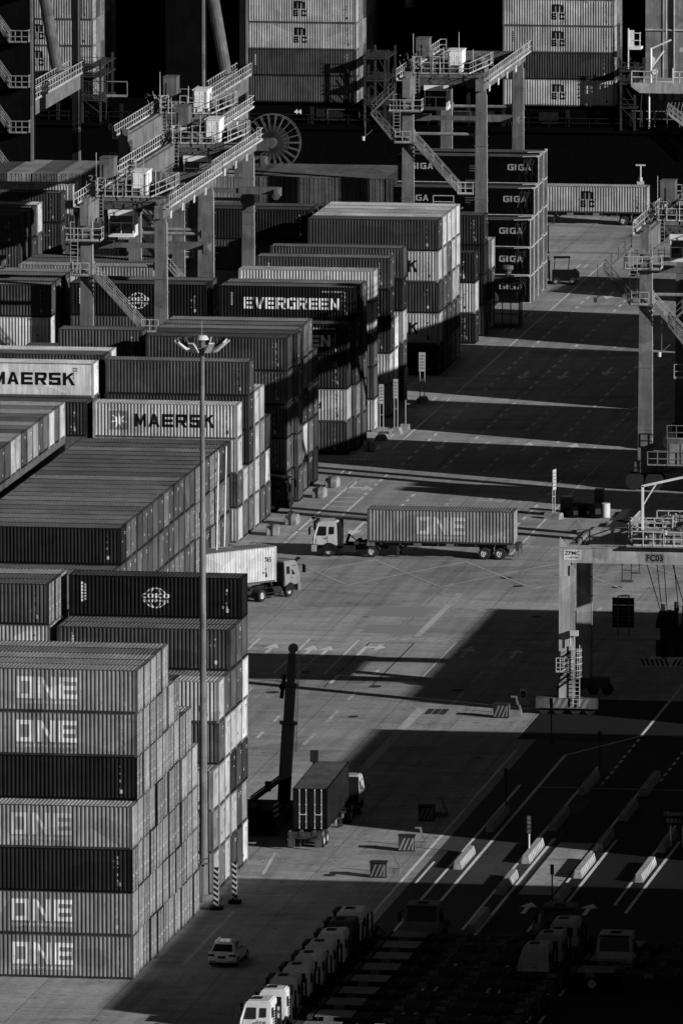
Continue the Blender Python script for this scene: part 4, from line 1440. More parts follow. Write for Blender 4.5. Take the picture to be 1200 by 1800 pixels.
# ------------------------------------------------------------------ low gantry crane with the maker's plate, right side
def flat_crane():
    YA, YB = 116.6, 126.6
    XA, XB = 13.25, 47.0
    root = thing('gantry_crane', 'low pale gantry crane with the maker plate over the gate lanes', 'gantry crane', (XA, YA, 0))
    def B(mb, name, par=root, tn=0.40, mat=PAINT):
        return build(mb, name, mat, par, tone=tn)
    L = XB-XA
    for (x, y) in ((0, 0), (0, YB-YA), (L, 0), (L, YB-YA)):
        mb = MB()
        mb.box(x-0.55, x+0.28, y-0.5, y+0.5, 1.3, 10.6)
        mb.box(x-0.55, x+0.28, y-0.42, y+0.5, 10.6, 11.6)
        lg = B(mb, 'leg')
        mb = MB()
        mb.box(x+0.28, x+0.40, y-0.45, y-0.1, 1.3, 11.4)
        mb.box(x+0.28, x+0.55, y-0.5, y-0.42, 1.3, 11.4)
        mb.tube((x+0.6, y-0.3, 1.3), (x+0.6, y-0.3, 11.2), 0.05, 6)
        for k in range(7):
            mb.box(x+0.28, x+0.66, y-0.4, y-0.15, 1.8+1.45*k, 1.86+1.45*k)
        B(mb, 'cable_pipes', lg, 0.34)
    # striped foot and ladder cage at the near leg
    mb = MB()
    for k in range(6):
        z = 2.0+k*0.42
        mb.poly([(-0.55, -0.508, z), (0.28, -0.508, z+0.62), (0.28, -0.508, z+0.82), (-0.55, -0.508, z+0.2)])
    B(mb, 'stripes', tn=0.015, mat=LETTER)
    mb = MB()
    mb.box(-1.4, 1.9, YB-YA-0.5, YB-YA+0.5, 0.5, 1.3)
    B(mb, 'sill_block', tn=0.10)
    mb = MB()
    mb.box(-2.3, 2.4, -0.55, 0.55, 0.5, 1.3)
    so = B(mb, 'sill_block', tn=0.10)
    mb = MB()
    for k in range(6):
        x = -1.4+k*0.52
        mb.poly([(x, -0.556, 0.55), (x+0.26, -0.556, 0.55), (x+0.60, -0.556, 1.25), (x+0.34, -0.556, 1.25)])
    B(mb, 'stripes', so, 0.22, LETTER)
    mb = MB()
    for wx in (-1.7, -0.6, 0.7, 1.8):
        mb.tube((wx, -0.3, 0.42), (wx, 0.3, 0.42), 0.42, 14); mb.tube((wx, YB-YA-0.3, 0.42), (wx, YB-YA+0.3, 0.42), 0.42, 14)
    B(mb, 'wheels', so, mat=RUBBER)
    mb = MB()
    for d in (0.55, 1.05):
        mb.bar((d, -0.7, 0.7), (d, -0.7, 5.4), 0.06)
    for k in range(14):
        mb.bar((0.55, -0.7, 0.9+0.32*k), (1.05, -0.7, 0.9+0.32*k), 0.04)
    for k in range(5):
        z = 3.0+k*0.5
        for a in range(8):
            t0, t1 = math.pi*a/8, math.pi*(a+1)/8
            mb.bar((0.8+0.42*math.cos(t0), -0.7-0.55*math.sin(t0), z), (0.8+0.42*math.cos(t1), -0.7-0.55*math.sin(t1), z), 0.045)
    for a in (1, 3, 5, 7):
        t = math.pi*a/8
        mb.bar((0.8+0.42*math.cos(t), -0.7-0.55*math.sin(t), 3.0), (0.8+0.42*math.cos(t), -0.7-0.55*math.sin(t), 5.2), 0.04)
    B(mb, 'ladder', tn=0.5)
    mb = MB()
    mb.rail([(-0.7, -0.9, 3.3), (0.5, -0.9, 3.3)], 1.1, 0.025, 0.3, 3)
    mb.tube((0.35, -0.75, 5.3), (0.35, -0.75, 6.4), 0.05, 6); mb.box(0.35, 0.95, -0.95, -0.6, 6.1, 6.5)
    B(mb, 'foot_platform', tn=0.55)
    # girders
    for k, y in enumerate((0.0, YB-YA)):
        mb = MB()
        mb.box(-0.55, L+2, y-0.40, y+0.45, 11.6, 12.75)
        mb.box(-0.60, L+2, y-0.45, y+0.50, 12.75, 12.83)
        mb.prism([(-0.58, 12.83), (0.05, 12.83), (-0.50, 13.55)], 'y', y-0.45, y-0.36)
        gi = B(mb, 'girder', tn=0.38)
        if k == 0:
            mb = MB()
            mb.box(-0.22, 1.12, y-0.425, y-0.405, 11.83, 12.57)
            pl = B(mb, 'maker_plate', gi, 0.66, LETTER)
            mb = MB()
            for pz in text_polys('ZPMC', 1.16, 0.30, -0.13, 12.20, 0.018):
                mb.poly([(a, y-0.43, b) for a, b in pz])
            for pz in text_polys('上海振华重工', 1.12, 0.15, -0.11, 11.93, 0.008):
                mb.poly([(a, y-0.43, b) for a, b in pz])
            B(mb, 'lettering', pl, 0.02, LETTER)
            mb = MB()
            mb.box(6.0, 7.4, y-0.415, y-0.405, 11.72, 12.45)
            pl = B(mb, 'number_board', gi, 0.24, LETTER)
            mb = MB()
            for pz in text_polys('FC03', 1.25, 0.52, 6.07, 11.83, 0.03):
                mb.poly([(a, y-0.42, b) for a, b in pz])
            B(mb, 'lettering', pl, 0.012, LETTER)
    mb = MB()
    mb.box(-0.2, 0.35, 0.45, YB-YA-0.40, 11.7, 12.5)
    mb.box(-0.2, 0.35, 0.45, YB-YA-0.4, 12.5, 12.6)
    B(mb, 'end_tie', tn=0.26)
    mb = MB()                                            # thin walkway with hanging ladder below the girder
    for x in (4.2, 4.9, 5.5):
        mb.bar((x, -0.2, 11.6), (x, -0.2, 10.3 if x < 5.3 else 10.9), 0.08)
    mb.bar((4.2, -0.2, 10.3), (4.9, -0.2, 10.3), 0.12); mb.bar((4.9, -0.2, 10.9), (5.6, -0.2, 10.9), 0.12); mb.bar((4.2, -0.2, 11.1), (4.9, -0.2, 11.1), 0.06)
    mb.box(4.1, 5.0, -0.5, 0.3, 10.2, 10.28)
    B(mb, 'hanging_step', tn=0.08)
    # trolley with railings and machinery
    zp = 12.95
    mb = MB()
    mb.box(4.6, 16.5, -0.9, YB-YA+0.8, zp, zp+0.14)
    tr = B(mb, 'trolley', tn=0.30)
    mb = MB()
    mb.rail([(4.2, YB-YA+0.3, zp+0.1), (4.2, 3.0, zp+0.1), (5.1, -0.9, zp+0.1), (9.0, -0.95, zp+0.1), (16.5, -0.95, zp+0.1)], 1.1, 0.035, 0.85, 2)
    mb.rail([(5.0, 2.0, zp+0.5), (8.5, 2.0, zp+0.5), (8.5, 4.6, zp+1.3), (16.5, 4.6, zp+1.3)], 1.1, 0.035, 0.85, 2)
    mb.rail([(7.2, 0.4, zp+0.1), (7.2, 5.0, zp+0.6)], 1.1, 0.03, 0.7, 2)
    mb.rail([(11.5, -1.5, zp-0.4), (16.5, -1.5, zp-0.4)], 1.1, 0.035, 0.85, 2)
    mb.rail([(6.0, 6.4, zp+0.7), (16.5, 6.4, zp+0.7)], 1.1, 0.035, 0.85, 2)
    mb.rail([(4.6, 0.8, zp+0.9), (7.8, 0.8, zp+0.9), (7.8, 3.6, zp+0.9)], 1.1, 0.035, 0.6, 3)
    mb.rail([(9.0, -0.2, zp+0.9), (16.5, -0.2, zp+0.9)], 1.1, 0.03, 0.6, 2)
    B(mb, 'railing', tr, 0.52)
    mb = MB()
    rr = random.Random(3)
    for k in range(85):
        xx = 5.0+rr.random()*10.5; yy = -0.2+rr.random()*8; s_ = 0.15+rr.random()*0.42
        if k % 3:
            mb.box(xx-s_, xx+s_, yy-s_, yy+s_, zp+0.14, zp+0.14+s_*1.9)
        else:
            mb.tube((xx, yy-0.5, zp+0.5), (xx, yy+0.5, zp+0.5), s_, 10)
    for (x, y, r_) in ((7.0, 4.0, 0.9), (10.3, 3.2, 0.75), (9.5, 5.5, 0.7)):
        mb.tube((x, y-0.2, zp+0.9), (x, y+0.2, zp+0.9), r_, 18)
    B(mb, 'hoist_gear', tr, 0.26)
    mb = MB()
    mb.box(10.0, 12.0, 4.8, 6.0, zp+1.9, zp+2.5); mb.box(12.2, 14.2, 1.6, 3.4, zp+1.0, zp+2.9); mb.box(13.8, 14.6, 1.3, 1.6, zp+0.3, zp+1.7); mb.box(6.5, 7.2, -0.5, -0.2, zp+0.3, zp+1.0)
    for (x, y, z) in ((6.1, -0.6, 0.5), (7.5, -0.4, 0.9), (10.4, 0.2, 0.6), (8.7, 1.0, 1.1)):
        mb.tube((x, y, zp+z), (x, y, zp+z+0.35), 0.16, 8); mb.tube((x, y, zp+0.1), (x, y, zp+z), 0.05, 6)
    B(mb, 'pale_housings', tr, 0.55, CLEAN)
    mb = MB()                                            # white pipe frame above the trolley
    x0, y0 = 5.7, 0.2
    mb.bar((x0, y0, zp), (x0, y0, zp+4.55), 0.17)
    mb.bar((x0-0.05, y0, zp+4.5), (x0+3.1, y0, zp+5.25), 0.17)
    pp = [(x0+3.1, zp+5.25), (x0+3.35, zp+5.5), (x0+3.8, zp+5.66), (x0+7, zp+5.7)]
    for (xa, za), (xb, zb) in zip(pp[:-1], pp[1:]):
        mb.bar((xa-0.04, y0, za), (xb+0.04, y0, zb), 0.17)
    mb.bar((x0, y0, zp+3.0), (x0+1.0, y0, zp+4.65), 0.10)
    mb.bar((x0+7, y0, zp), (x0+7, y0, zp+5.7), 0.17)
    for k in range(6):
        t0, t1 = math.pi*0.5*k/6, math.pi*0.5*(k+1)/6
        mb.bar((x0+3.4+0.5*(1-math.cos(t0)), y0, zp+4.8+0.7*math.sin(t0)), (x0+3.4+0.5*(1-math.cos(t1)), y0, zp+4.8+0.7*math.sin(t1)), 0.11)
    B(mb, 'pipe_frame', tr, 0.74, CLEAN)
    mb = MB()                                            # rope tower and looped cable
    tx, ty = 9.3, 2.0
    mb.bar((tx, ty, zp), (tx, ty, zp+3.3), 0.12); mb.bar((tx+0.5, ty, zp), (tx+0.5, ty, zp+3.3), 0.12)
    for k in range(5):
        mb.bar((tx, ty, zp+3.2), (tx+1.6+0.35*k, ty+0.5, zp+1.0), 0.045)
    mb.bar((tx, ty, zp+3.3), (tx+1.0, ty, zp+4.9), 0.10); mb.box(tx+0.8, tx+1.3, ty-0.2, ty+0.2, zp+4.1, zp+4.9)
    pts = [Vector((x0+6.9, y0, zp+4.9)), Vector((x0+6.7, y0, zp+3.3)), Vector((x0+6.1, y0, zp+2.4)), Vector((x0+5.3, y0, zp+2.5)), Vector((x0+4.6, y0, zp+3.3)), Vector((x0+4.0, y0, zp+4.6))]
    B(mb, 'rope_tower', tr, 0.30)
    mb = MB()
    for a, b in zip(pts[:-1], pts[1:]):
        mb.tube(a, b, 0.07, 6)
    B(mb, 'looped_cable', tr, 0.02)
    mb = MB(); mb.box(9.9, 13.5, 6.3, 6.36, zp+2.4, zp+3.05)
    sb = B(mb, 'name_board', tr, 0.55, LETTER)
    mb = MB()
    for pz in text_polys('SI', 0.75, 0.45, 10.1, zp+2.5, 0.03):
        mb.poly([(a, 6.29, b) for a, b in pz])
    B(mb, 'lettering', sb, 0.02, LETTER)
    # spreader with striped skirt
    sx, sy, sz = 7.5, 4.4, 3.4
    mb = MB()
    mb.box(sx-1.2, sx+1.5, sy-0.9, sy+0.9, sz+0.6, sz+1.5); mb.box(sx-0.9, sx+1.2, sy-0.7, sy+0.7, sz+1.5, sz+2.9)
    mb.box(sx-1.1, sx+0.1, sy-0.8, sy+0.8, sz+2.9, sz+3.9)
    for d in (-0.7, 0.3, 0.9, 1.3):
        mb.tube((sx+d, sy-0.5, sz+2.9), (sx+d, sy-0.5, sz+4.9-0.5*abs(d)), 0.16, 8)
    rr = random.Random(8)
    for k in range(22):
        xx, zz, s_ = sx-1.2+rr.random()*2.6, sz+0.6+rr.random()*3.8, 0.08+rr.random()*0.2
        mb.box(xx-s_, xx+s_, sy-1.1, sy-0.7, zz-s_, zz+s_)
    sp = B(mb, 'spreader', tn=0.03)
    mb = MB()
    mb.hexa([(sx-2.2,sy-1.3,sz-0.1),(sx+2.8,sy-1.3,sz-0.1),(sx+2.8,sy+1.3,sz-0.1),(sx-2.2,sy+1.3,sz-0.1)], [(sx-1.5,sy-1.0,sz+0.6),(sx+1.9,sy-1.0,sz+0.6),(sx+1.9,sy+1.0,sz+0.6),(sx-1.5,sy+1.0,sz+0.6)])
    sk = B(mb, 'skirt', sp, 0.5)
    mb = MB()
    for k in range(13):
        x = sx-2.1+k*0.36
        d = -0.25 if k < 6 else 0.25
        mb.poly([(x, sy-1.305, sz-0.05), (x+0.17, sy-1.305, sz-0.05), (x+0.17+d, sy-1.09, sz+0.45), (x+d, sy-1.09, sz+0.45)])
    B(mb, 'stripes', sk, 0.02, LETTER)
    mb = MB()
    for (xa, xb) in ((sx-1.9, sx-0.9), (sx-0.8, sx-0.8), (sx-0.2, sx-0.4), (sx+0.1, sx+1.0), (sx+0.5, sx+0.5), (sx+1.6, sx+0.8)):
        mb.tube((xa-0.6, sy-0.4, 12.8), (xb, sy-0.4, sz+4.0), 0.035, 6)
    B(mb, 'hoist_ropes', sp, 0.02)
    return root
flat_crane()

# ------------------------------------------------------------------ quay crane at the upper left
def quay_crane():
    root = thing('quay_crane', 'tall dark quay crane standing before the ship at upper left', 'quay crane', (-72.4, 428, 0))
    ox, oy = -72.4, 428.0
    def B(mb, name, par=root, tn=0.10, mat=PAINT):
        return build(mb, name, mat, par, tone=tn)
    XA, XB = -82.0-ox, -64.4-ox
    YN, YF = 413.5-oy, 443.5-oy
    for (x, y) in ((XA, YN), (XA, YF), (XB, YN), (XB, YF)):
        mb = MB()
        mb.box(x-3.0, x+0.9, y-1.0, y+0.9, 1.8, 46) if y < 0 else mb.box(x-0.42, x+0.36, y-0.5, y+0.5, 1.8, 46)
        lg = B(mb, 'leg', tn=0.004 if y < 0 else 0.012)  # near-black leg colour includes the shade of its faces
        mb = MB()
        mb.box(x+0.9, x+0.98, y-1.0, y-0.55, 1.8, 46) if y < 0 else mb.box(x+0.36, x+0.42, y-0.5, y-0.1, 1.8, 46)
        mb.box(x+0.74, x+0.9, y-1.05, y-1.0, 1.8, 46) if y < 0 else mb.box(x+0.24, x+0.36, y-0.54, y-0.5, 1.8, 46)
        B(mb, 'lit_edge_strip', lg, 0.16)  # sunlit leg edge painted as a paler strip
        mb = MB()
        mb.box(x-3.2, x+3.2, y-0.8, y+0.8, 0.9, 1.9)
        bo = B(mb, 'bogie', tn=0.04)
        mb = MB()
        for k in range(8):
            mb.tube((x-2.8+k*0.8, y-0.2, 0.4), (x-2.8+k*0.8, y+0.2, 0.4), 0.36, 10)
        B(mb, 'wheels', bo, mat=RUBBER)
    for x in (XA, XB):
        mb = MB()
        mb.box(x-0.5, x+0.5, YN+0.9, YF-0.4, 13.0, 14.7)
        be = B(mb, 'portal_beam', tn=0.16)
        mb = MB()
        mb.rail([(x+0.75, YN+1.2, 14.7), (x+0.75, YF, 14.7)], 1.2, 0.04, 1.5, 2); mb.rail([(x-0.7, YN+1.2, 14.7), (x-0.7, YF, 14.7)], 1.2, 0.04, 1.5, 2)
        mb.box(x+0.5, x+0.8, YN+1.2, YF, 14.62, 14.70)
        B(mb, 'railing', be, 0.40)
        mb = MB()
        mb.tube((x-3.4, YF-6, 29.8), (x-0.6, YF-7.5, 15.0), 0.62, 14)
        B(mb, 'brace', tn=0.12)
    mb = MB()
    mb.box(XA+0.9, XB-0.9, YN-0.5, YN+0.5, 1.9, 3.4); mb.box(XA+0.9, XB-0.9, YF-0.4, YF+0.4, 1.9, 3.2); mb.box(XA+0.9, XB-0.9, YN-0.5, YN+0.5, 30, 31.5)
    B(mb, 'sill_beam', tn=0.04)
    # stair flights beside the near left leg
    for k in range(6):
        z0 = 2.5+k*4.6
        mb = MB()
        xa, xb = XA-1.0-3.6, XA-1.2
        y = YN-1.6
        for yy in (y-0.4, y+0.4):
            mb.bar((xa, yy, z0+4.6), (xb, yy, z0), 0.06, 0.2)
        for j in range(14):
            t = (j+0.5)/14
            mb.box(xa+(xb-xa)*t-0.14, xa+(xb-xa)*t+0.14, y-0.4, y+0.4, z0+4.6*(1-t)-0.02, z0+4.6*(1-t)+0.02)
        mb.box(xb, XA+0.6, y-0.6, y+0.6, z0-0.05, z0+0.05)
        st = B(mb, 'stair', tn=0.12)
        mb = MB()
        for yy in (y-0.42, y+0.42):
            for hh in (0.55, 1.1):
                mb.bar((xa, yy, z0+4.6+hh), (xb, yy, z0+hh), 0.06)
            for j in range(5):
                t = j/4
                mb.bar((xa+(xb-xa)*t, yy, z0+4.6*(1-t)), (xa+(xb-xa)*t, yy, z0+4.6*(1-t)+1.1), 0.05)
        mb.rail([(xb, y-0.6, z0), (XA+0.7, y-0.6, z0), (XA+0.7, y+0.6, z0)], 1.2, 0.04, 0.6, 2)
        B(mb, 'railing', st, 0.30)
    # number boards
    mb = MB(); mb.box(XA+2.5, XA+5.2, YF-0.62, YF-0.5, 8.6, 9.6)
    nb = B(mb, 'number_board', tn=0.03)
    mb = MB()
    for pz in text_polys('04', 0.9, 0.75, XA+3.4, 8.72, 0.03):
        mb.poly([(a, YF-0.64, b) for a, b in pz])
    B(mb, 'lettering', nb, 0.22, LETTER)
    mb = MB()
    mb.box(XA+0.8, XA+5.4, YF-0.5, YF-0.4, 12.2, 12.3); mb.rail([(XA+0.8, YF-0.5, 12.3), (XA+5.4, YF-0.5, 12.3)], 1.5, 0.04, 4.6, 1)
    B(mb, 'service_platform', tn=0.25)
    # cable reel with wire spokes
    mb = MB()
    cx, cy, cz, rr_ = -61.4-ox, 443.0-oy, 7.7, 2.95
    n = 36
    for k in range(n):
        a, b = 2*math.pi*k/n, 2*math.pi*(k+1)/n
        for yy in (-0.45, 0.45):
            mb.bar((cx+rr_*math.cos(a), cy+yy, cz+rr_*math.sin(a)), (cx+rr_*math.cos(b), cy+yy, cz+rr_*math.sin(b)), 0.06)
    for k in range(22):
        a = 2*math.pi*k/22
        mb.bar((cx+0.55*math.cos(a), cy-0.2, cz+0.55*math.sin(a)), (cx+rr_*math.cos(a), cy-0.45, cz+rr_*math.sin(a)), 0.07)
        mb.bar((cx+0.55*math.cos(a), cy+0.2, cz+0.55*math.sin(a)), (cx+rr_*math.cos(a), cy+0.45, cz+rr_*math.sin(a)), 0.06)
    re = B(mb, 'cable_reel', tn=0.13)
    mb = MB()
    mb.tube((cx, cy-0.9, cz), (cx, cy+0.9, cz), 0.55, 16); mb.box(cx-1.8, cx-0.3, cy-1.0, cy-0.3, cz-0.8, cz+0.5)
    B(mb, 'reel_hub', re, 0.10)
    mb = MB()
    mb.tube((cx, cy-0.3, cz), (cx, cy+0.3, cz), 1.75, 30)
    B(mb, 'wound_cable', re, 0.03)
    return root
quay_crane()

# ------------------------------------------------------------------ the ship beyond the quay
def ship():
    root = thing('container_ship', 'black hulled container ship lying along the quay behind everything', 'ship', (-60, 515, 0))
    ox, oy = -60, 515
    def B(mb, name, par=root, tn=0.02, mat=PAINT):
        return build(mb, name, mat, par, tone=tn)
    mb = MB()
    mb.box(-260, 130, 503.6-oy, 40, -5, 3.2); mb.box(-260, 130, 503.2-oy, 503.6-oy, 2.7, 3.0)
    mb.box(-200, -31-ox, 505.0-oy, 39, 3.2, 5.0)
    B(mb, 'hull', mat=HULLP)
    mb = MB()
    for x in range(-46, 30, 1):
        if x % 7 == 0:
            mb.box(x, x+0.35, 504.0-oy, 504.4-oy, 3.2, 5.05)
    mb.rail([(-60, 503.9-oy, 3.2), (28, 503.9-oy, 3.2)], 1.0, 0.035, 2.2, 2, False)
    for (a, b) in ((-2.8-1.6, 0.3-1.6), (1.6, 4), (5, 6.2), (9.2, 13.2), (14, 16), (20, 23)):
        mb.box(a-2, b-2, 504.4-oy, 504.8-oy, 3.5, 4.75)
    B(mb, 'hatch_side', tn=0.018)
    mb = MB()
    for (a, b) in ((-3.2, 0.4), (9.4, 12.6), (4.4, 5.6)):
        for z in (3.6, 4.7):
            mb.box(a-2, b-2, 504.3-oy, 504.38-oy, z, z+0.10)
        mb.box(a-2, a-1.9, 504.3-oy, 504.38-oy, 3.6, 4.7); mb.box(b-2.1, b-2, 504.3-oy, 504.38-oy, 3.6, 4.7)
    B(mb, 'deck_frames', tn=0.09)
    mb = MB()
    for pz in text_polys('44', 0.85, 0.5, -8.75, 4.25, 0.04)[:]:
        mb.poly([(a, 503.9-oy, b) for a, b in pz])
    B(mb, 'row_number', tn=0.7, mat=LETTER)
    # lashing bridges
    for (xa, xb, h) in ((-60.9-ox, -58.7-ox, 11.2), (-32.9-ox, -31.4-ox, 10.2), (-92-ox, -90-ox, 10)):
        mb = MB()
        for x in (xa, xb):
            for y in (503.4-oy, 506-oy, 511-oy):
                mb.bar((x, y, 3), (x, y, h), 0.22)
        for z in (5.4, 8.0, h-0.8):
            mb.box(xa-0.2, xb+0.2, 503.2-oy, 512-oy, z, z+0.12)
            for y in (503.2-oy,):
                mb.bar((xa-0.2, y, z+0.5), (xb+0.2, y, z+0.5), 0.06); mb.bar((xa-0.2, y, z+1.0), (xb+0.2, y, z+1.0), 0.06)
        for k in range(6):
            mb.bar((xb+0.1, 503.3-oy, 4+k), (xa+0.3*k, 503.3-oy, 5.6+k), 0.07)
        mb.bar((xb+0.6, 503.3-oy, 3.4), (xb+0.9, 503.3-oy, 9.5), 0.1)
        B(mb, 'lashing_bridge', tn=0.045)
    # deck house
    xs = -31.2-ox
    mb = MB()
    mb.box(xs, 90, 511-oy, 530-oy, 3.2, 34)
    B(mb, 'deck_house', tn=0.21)
    mb = MB()
    mb.box(xs+1.9, xs+2.0, 510.9-oy, 511-oy, 8, 30); mb.box(xs+0.0, 60, 510.8-oy, 511-oy, 13.2, 13.35); mb.box(xs+3.1, xs+3.2, 510.7-oy, 511-oy, 8, 34)
    for k in range(3):
        mb.box(xs+1.4+k*0.9, xs+1.9+k*0.9, 510.85-oy, 511-oy, 5.6, 6.4)
    B(mb, 'house_fittings', tn=0.42)
    mb = MB()
    mb.prism([(xs-0.6, 8.25), (60, 8.25), (60, 7.15), (xs+0.4, 7.15), (xs-0.5, 7.8)], 'y', 503.0-oy, 503.3-oy)
    mb.box(xs-0.4, 60, 503.3-oy, 511-oy, 7.9, 8.05)
    bw2 = B(mb, 'bulwark', tn=0.34)
    mb = MB()
    mb.rail([(xs-0.5, 503.2-oy, 8.25), (xs+2.2, 503.2-oy, 8.25)], 1.25, 0.045, 1.35, 2, False)
    mb.rail([(xs+4.0, 503.2-oy, 8.25), (xs+9, 503.2-oy, 8.25)], 1.25, 0.045, 0.7, 2, False)
    mb.bar((xs+2.2, 503.2-oy, 8.4), (xs+4.0, 503.2-oy, 8.4), 0.1)
    for x in (xs+2.2, xs+4.0): mb.bar((x, 503.2-oy, 8.2), (x, 503.2-oy, 9.9), 0.12)
    B(mb, 'railing', bw2, 0.62)
    mb = MB()
    for x in (xs+1.35, xs+5.9, xs+9):
        mb.tube((x, 503.6-oy, 3.2), (x, 503.6-oy, 7.2), 0.10, 8)
    B(mb, 'deck_pillars', tn=0.80, mat=CLEAN)
    mb = MB()
    mb.rail([(xs-0.8, 503.9-oy, 3.4), (xs+6.0, 503.9-oy, 3.4)], 1.7, 0.045, 1.3, 2, False)
    B(mb, 'lower_railing', tn=0.18)
    mb = MB()
    x = xs+1.5
    mb.tube((x, 503.8-oy, 8.1), (x, 503.8-oy, 12.0), 0.14, 8)
    mb.tube((x, 503.8-oy, 11.9), (x+2.2, 503.8-oy, 12.9), 0.10, 8); mb.tube((x+0.1, 503.8-oy, 9.9), (x+1.4, 503.8-oy, 11.7), 0.09, 8)
    mb.prism([(x-0.05, 10.0), (x+0.45, 10.4), (x+0.45, 10.9), (x-0.05, 11.2)], 'y', 503.75-oy, 503.85-oy)
    mb.tube((x+0.45, 503.6-oy, 9.4), (x+0.45, 503.9-oy, 9.4), 0.3, 12)
    B(mb, 'davit', tn=0.80, mat=CLEAN)
    mb = MB()
    mb.box(xs-1.1, xs+0.3, 504.6-oy, 506.5-oy, 11.7, 11.95); mb.bar((xs-1.05, 504.7-oy, 9.6), (xs-1.05, 504.7-oy, 14.0), 0.12)
    mb.box(xs-1.0, xs-0.45, 504.7-oy, 504.8-oy, 12.0, 13.8); mb.bar((xs+0.2, 504.7-oy, 11.9), (xs+0.2, 504.7-oy, 13.6), 0.09)
    mb.bar((xs-0.5, 504.7-oy, 13.5), (xs+0.3, 504.7-oy, 13.5), 0.07); mb.bar((xs-0.5, 504.7-oy, 12.7), (xs+0.3, 504.7-oy, 12.7), 0.07)
    B(mb, 'lookout_box', tn=0.72, mat=CLEAN)
    mb = MB()                                            # sloping gangway
    a, b = Vector((xs+3.6, 502.9-oy, 5.0)), Vector((xs+8.6, 502.6-oy, 1.3))
    for dy in (0, 0.9):
        for hh in (0, 0.55, 1.1):
            mb.bar(a+Vector((0,-dy,hh)), b+Vector((0,-dy,hh)), 0.10 if hh == 0 else 0.06)
        for k in range(11):
            p_ = a.lerp(b, k/10)+Vector((0,-dy,0)); mb.bar(p_, p_+Vector((0,0,1.1)), 0.05)
    for k in range(22):
        p_ = a.lerp(b, k/21); mb.box(p_.x-0.12, p_.x+0.12, p_.y-0.9, p_.y, p_.z-0.02, p_.z+0.02)
    for k in range(9):
        mb.bar((xs+3.2+0.4*k, 503.2-oy, 4.9), (xs+3.5+0.4*k, 503.2-oy, 6.2), 0.05)
    B(mb, 'gangway', tn=0.30)
    mb = MB()
    rr = random.Random(2)
    for k in range(10):
        x = xs+4.2+rr.random()*4; z = 11.3+rr.random()*1.6
        mb.box(x, x+0.3+rr.random()*0.4, 506-oy, 506.6-oy, z, z+0.3+rr.random()*0.6)
    mb.tube((xs+6.3, 506-oy, 8), (xs+6.3, 506-oy, 16), 0.09, 6); mb.lathe([(0,0.3),(0.28,0.15),(0.3,0),(0.2,-0.2),(0,-0.28)], 10, (xs+6.3, 506-oy, 16.1))
    mb.tube((xs+2.9, 506-oy, 12), (xs+2.9, 506-oy, 22), 0.07, 6)
    B(mb, 'deck_gear', tn=0.45)
    return root
ship()
SY, SZ = 505.4, 5.35
stack('left ship stack with initials', -62.15, [SY], [[2.1, 1.9, (3.9, 'msc'), (3.9, 'msc'), 3.9, 3]], 'door', z0=SZ, group='containers on the deck of the ship')
stack('right ship stack with initials', -33.9, [SY], [[(4.1, 'msc'), 1.7, (4.1, 'msc'), (4.1, 'msc'), 4, 3]], 'door', z0=SZ, group='containers on the deck of the ship')
stack('ship stack behind the quay crane', -91.2, [SY], [[0.6, (3.6, 'msc'), (3.6, 'msc'), 3.5]], 'door', z0=SZ, group='containers on the deck of the ship')
for k in range(1, 6):
    for j in range(6):
        far_container(-62.15, SY+2.5*k, SZ+j*CH, r4.choice((2, 3, 3.8, 2.5)), 'door')
        far_container(-91.2, SY+2.5*k, SZ+j*CH, r4.choice((2.5, 3.4, 3.8)), 'door')
        if k < 3: far_container(-33.9, SY+2.5*k, SZ+j*CH, r4.choice((1.5, 2.5, 3.2)), 'door')
for j in range(7):  # back rows blackened: their shade is put into the colour
    for k in range(2):
        far_container(-76.2+0.3*k, 521.5+2.5*k, SZ+j*CH, 0, 'door'); far_container(-47.3, 523.5+2.5*k, SZ+j*CH, 0, 'door')
        far_container(-86.9, 527+2.5*k, SZ+j*CH, 0, 'door'); far_container(-53.2, 529+2.5*k, SZ+j*CH, 0, 'door'); far_container(-104.3, 521.5+2.5*k, SZ+j*CH, 0, 'door'); far_container(-31.6+0*k, 526+2.5*k, SZ+j*CH, 0, 'door')  # more black boxes, some added to close gaps of bright water

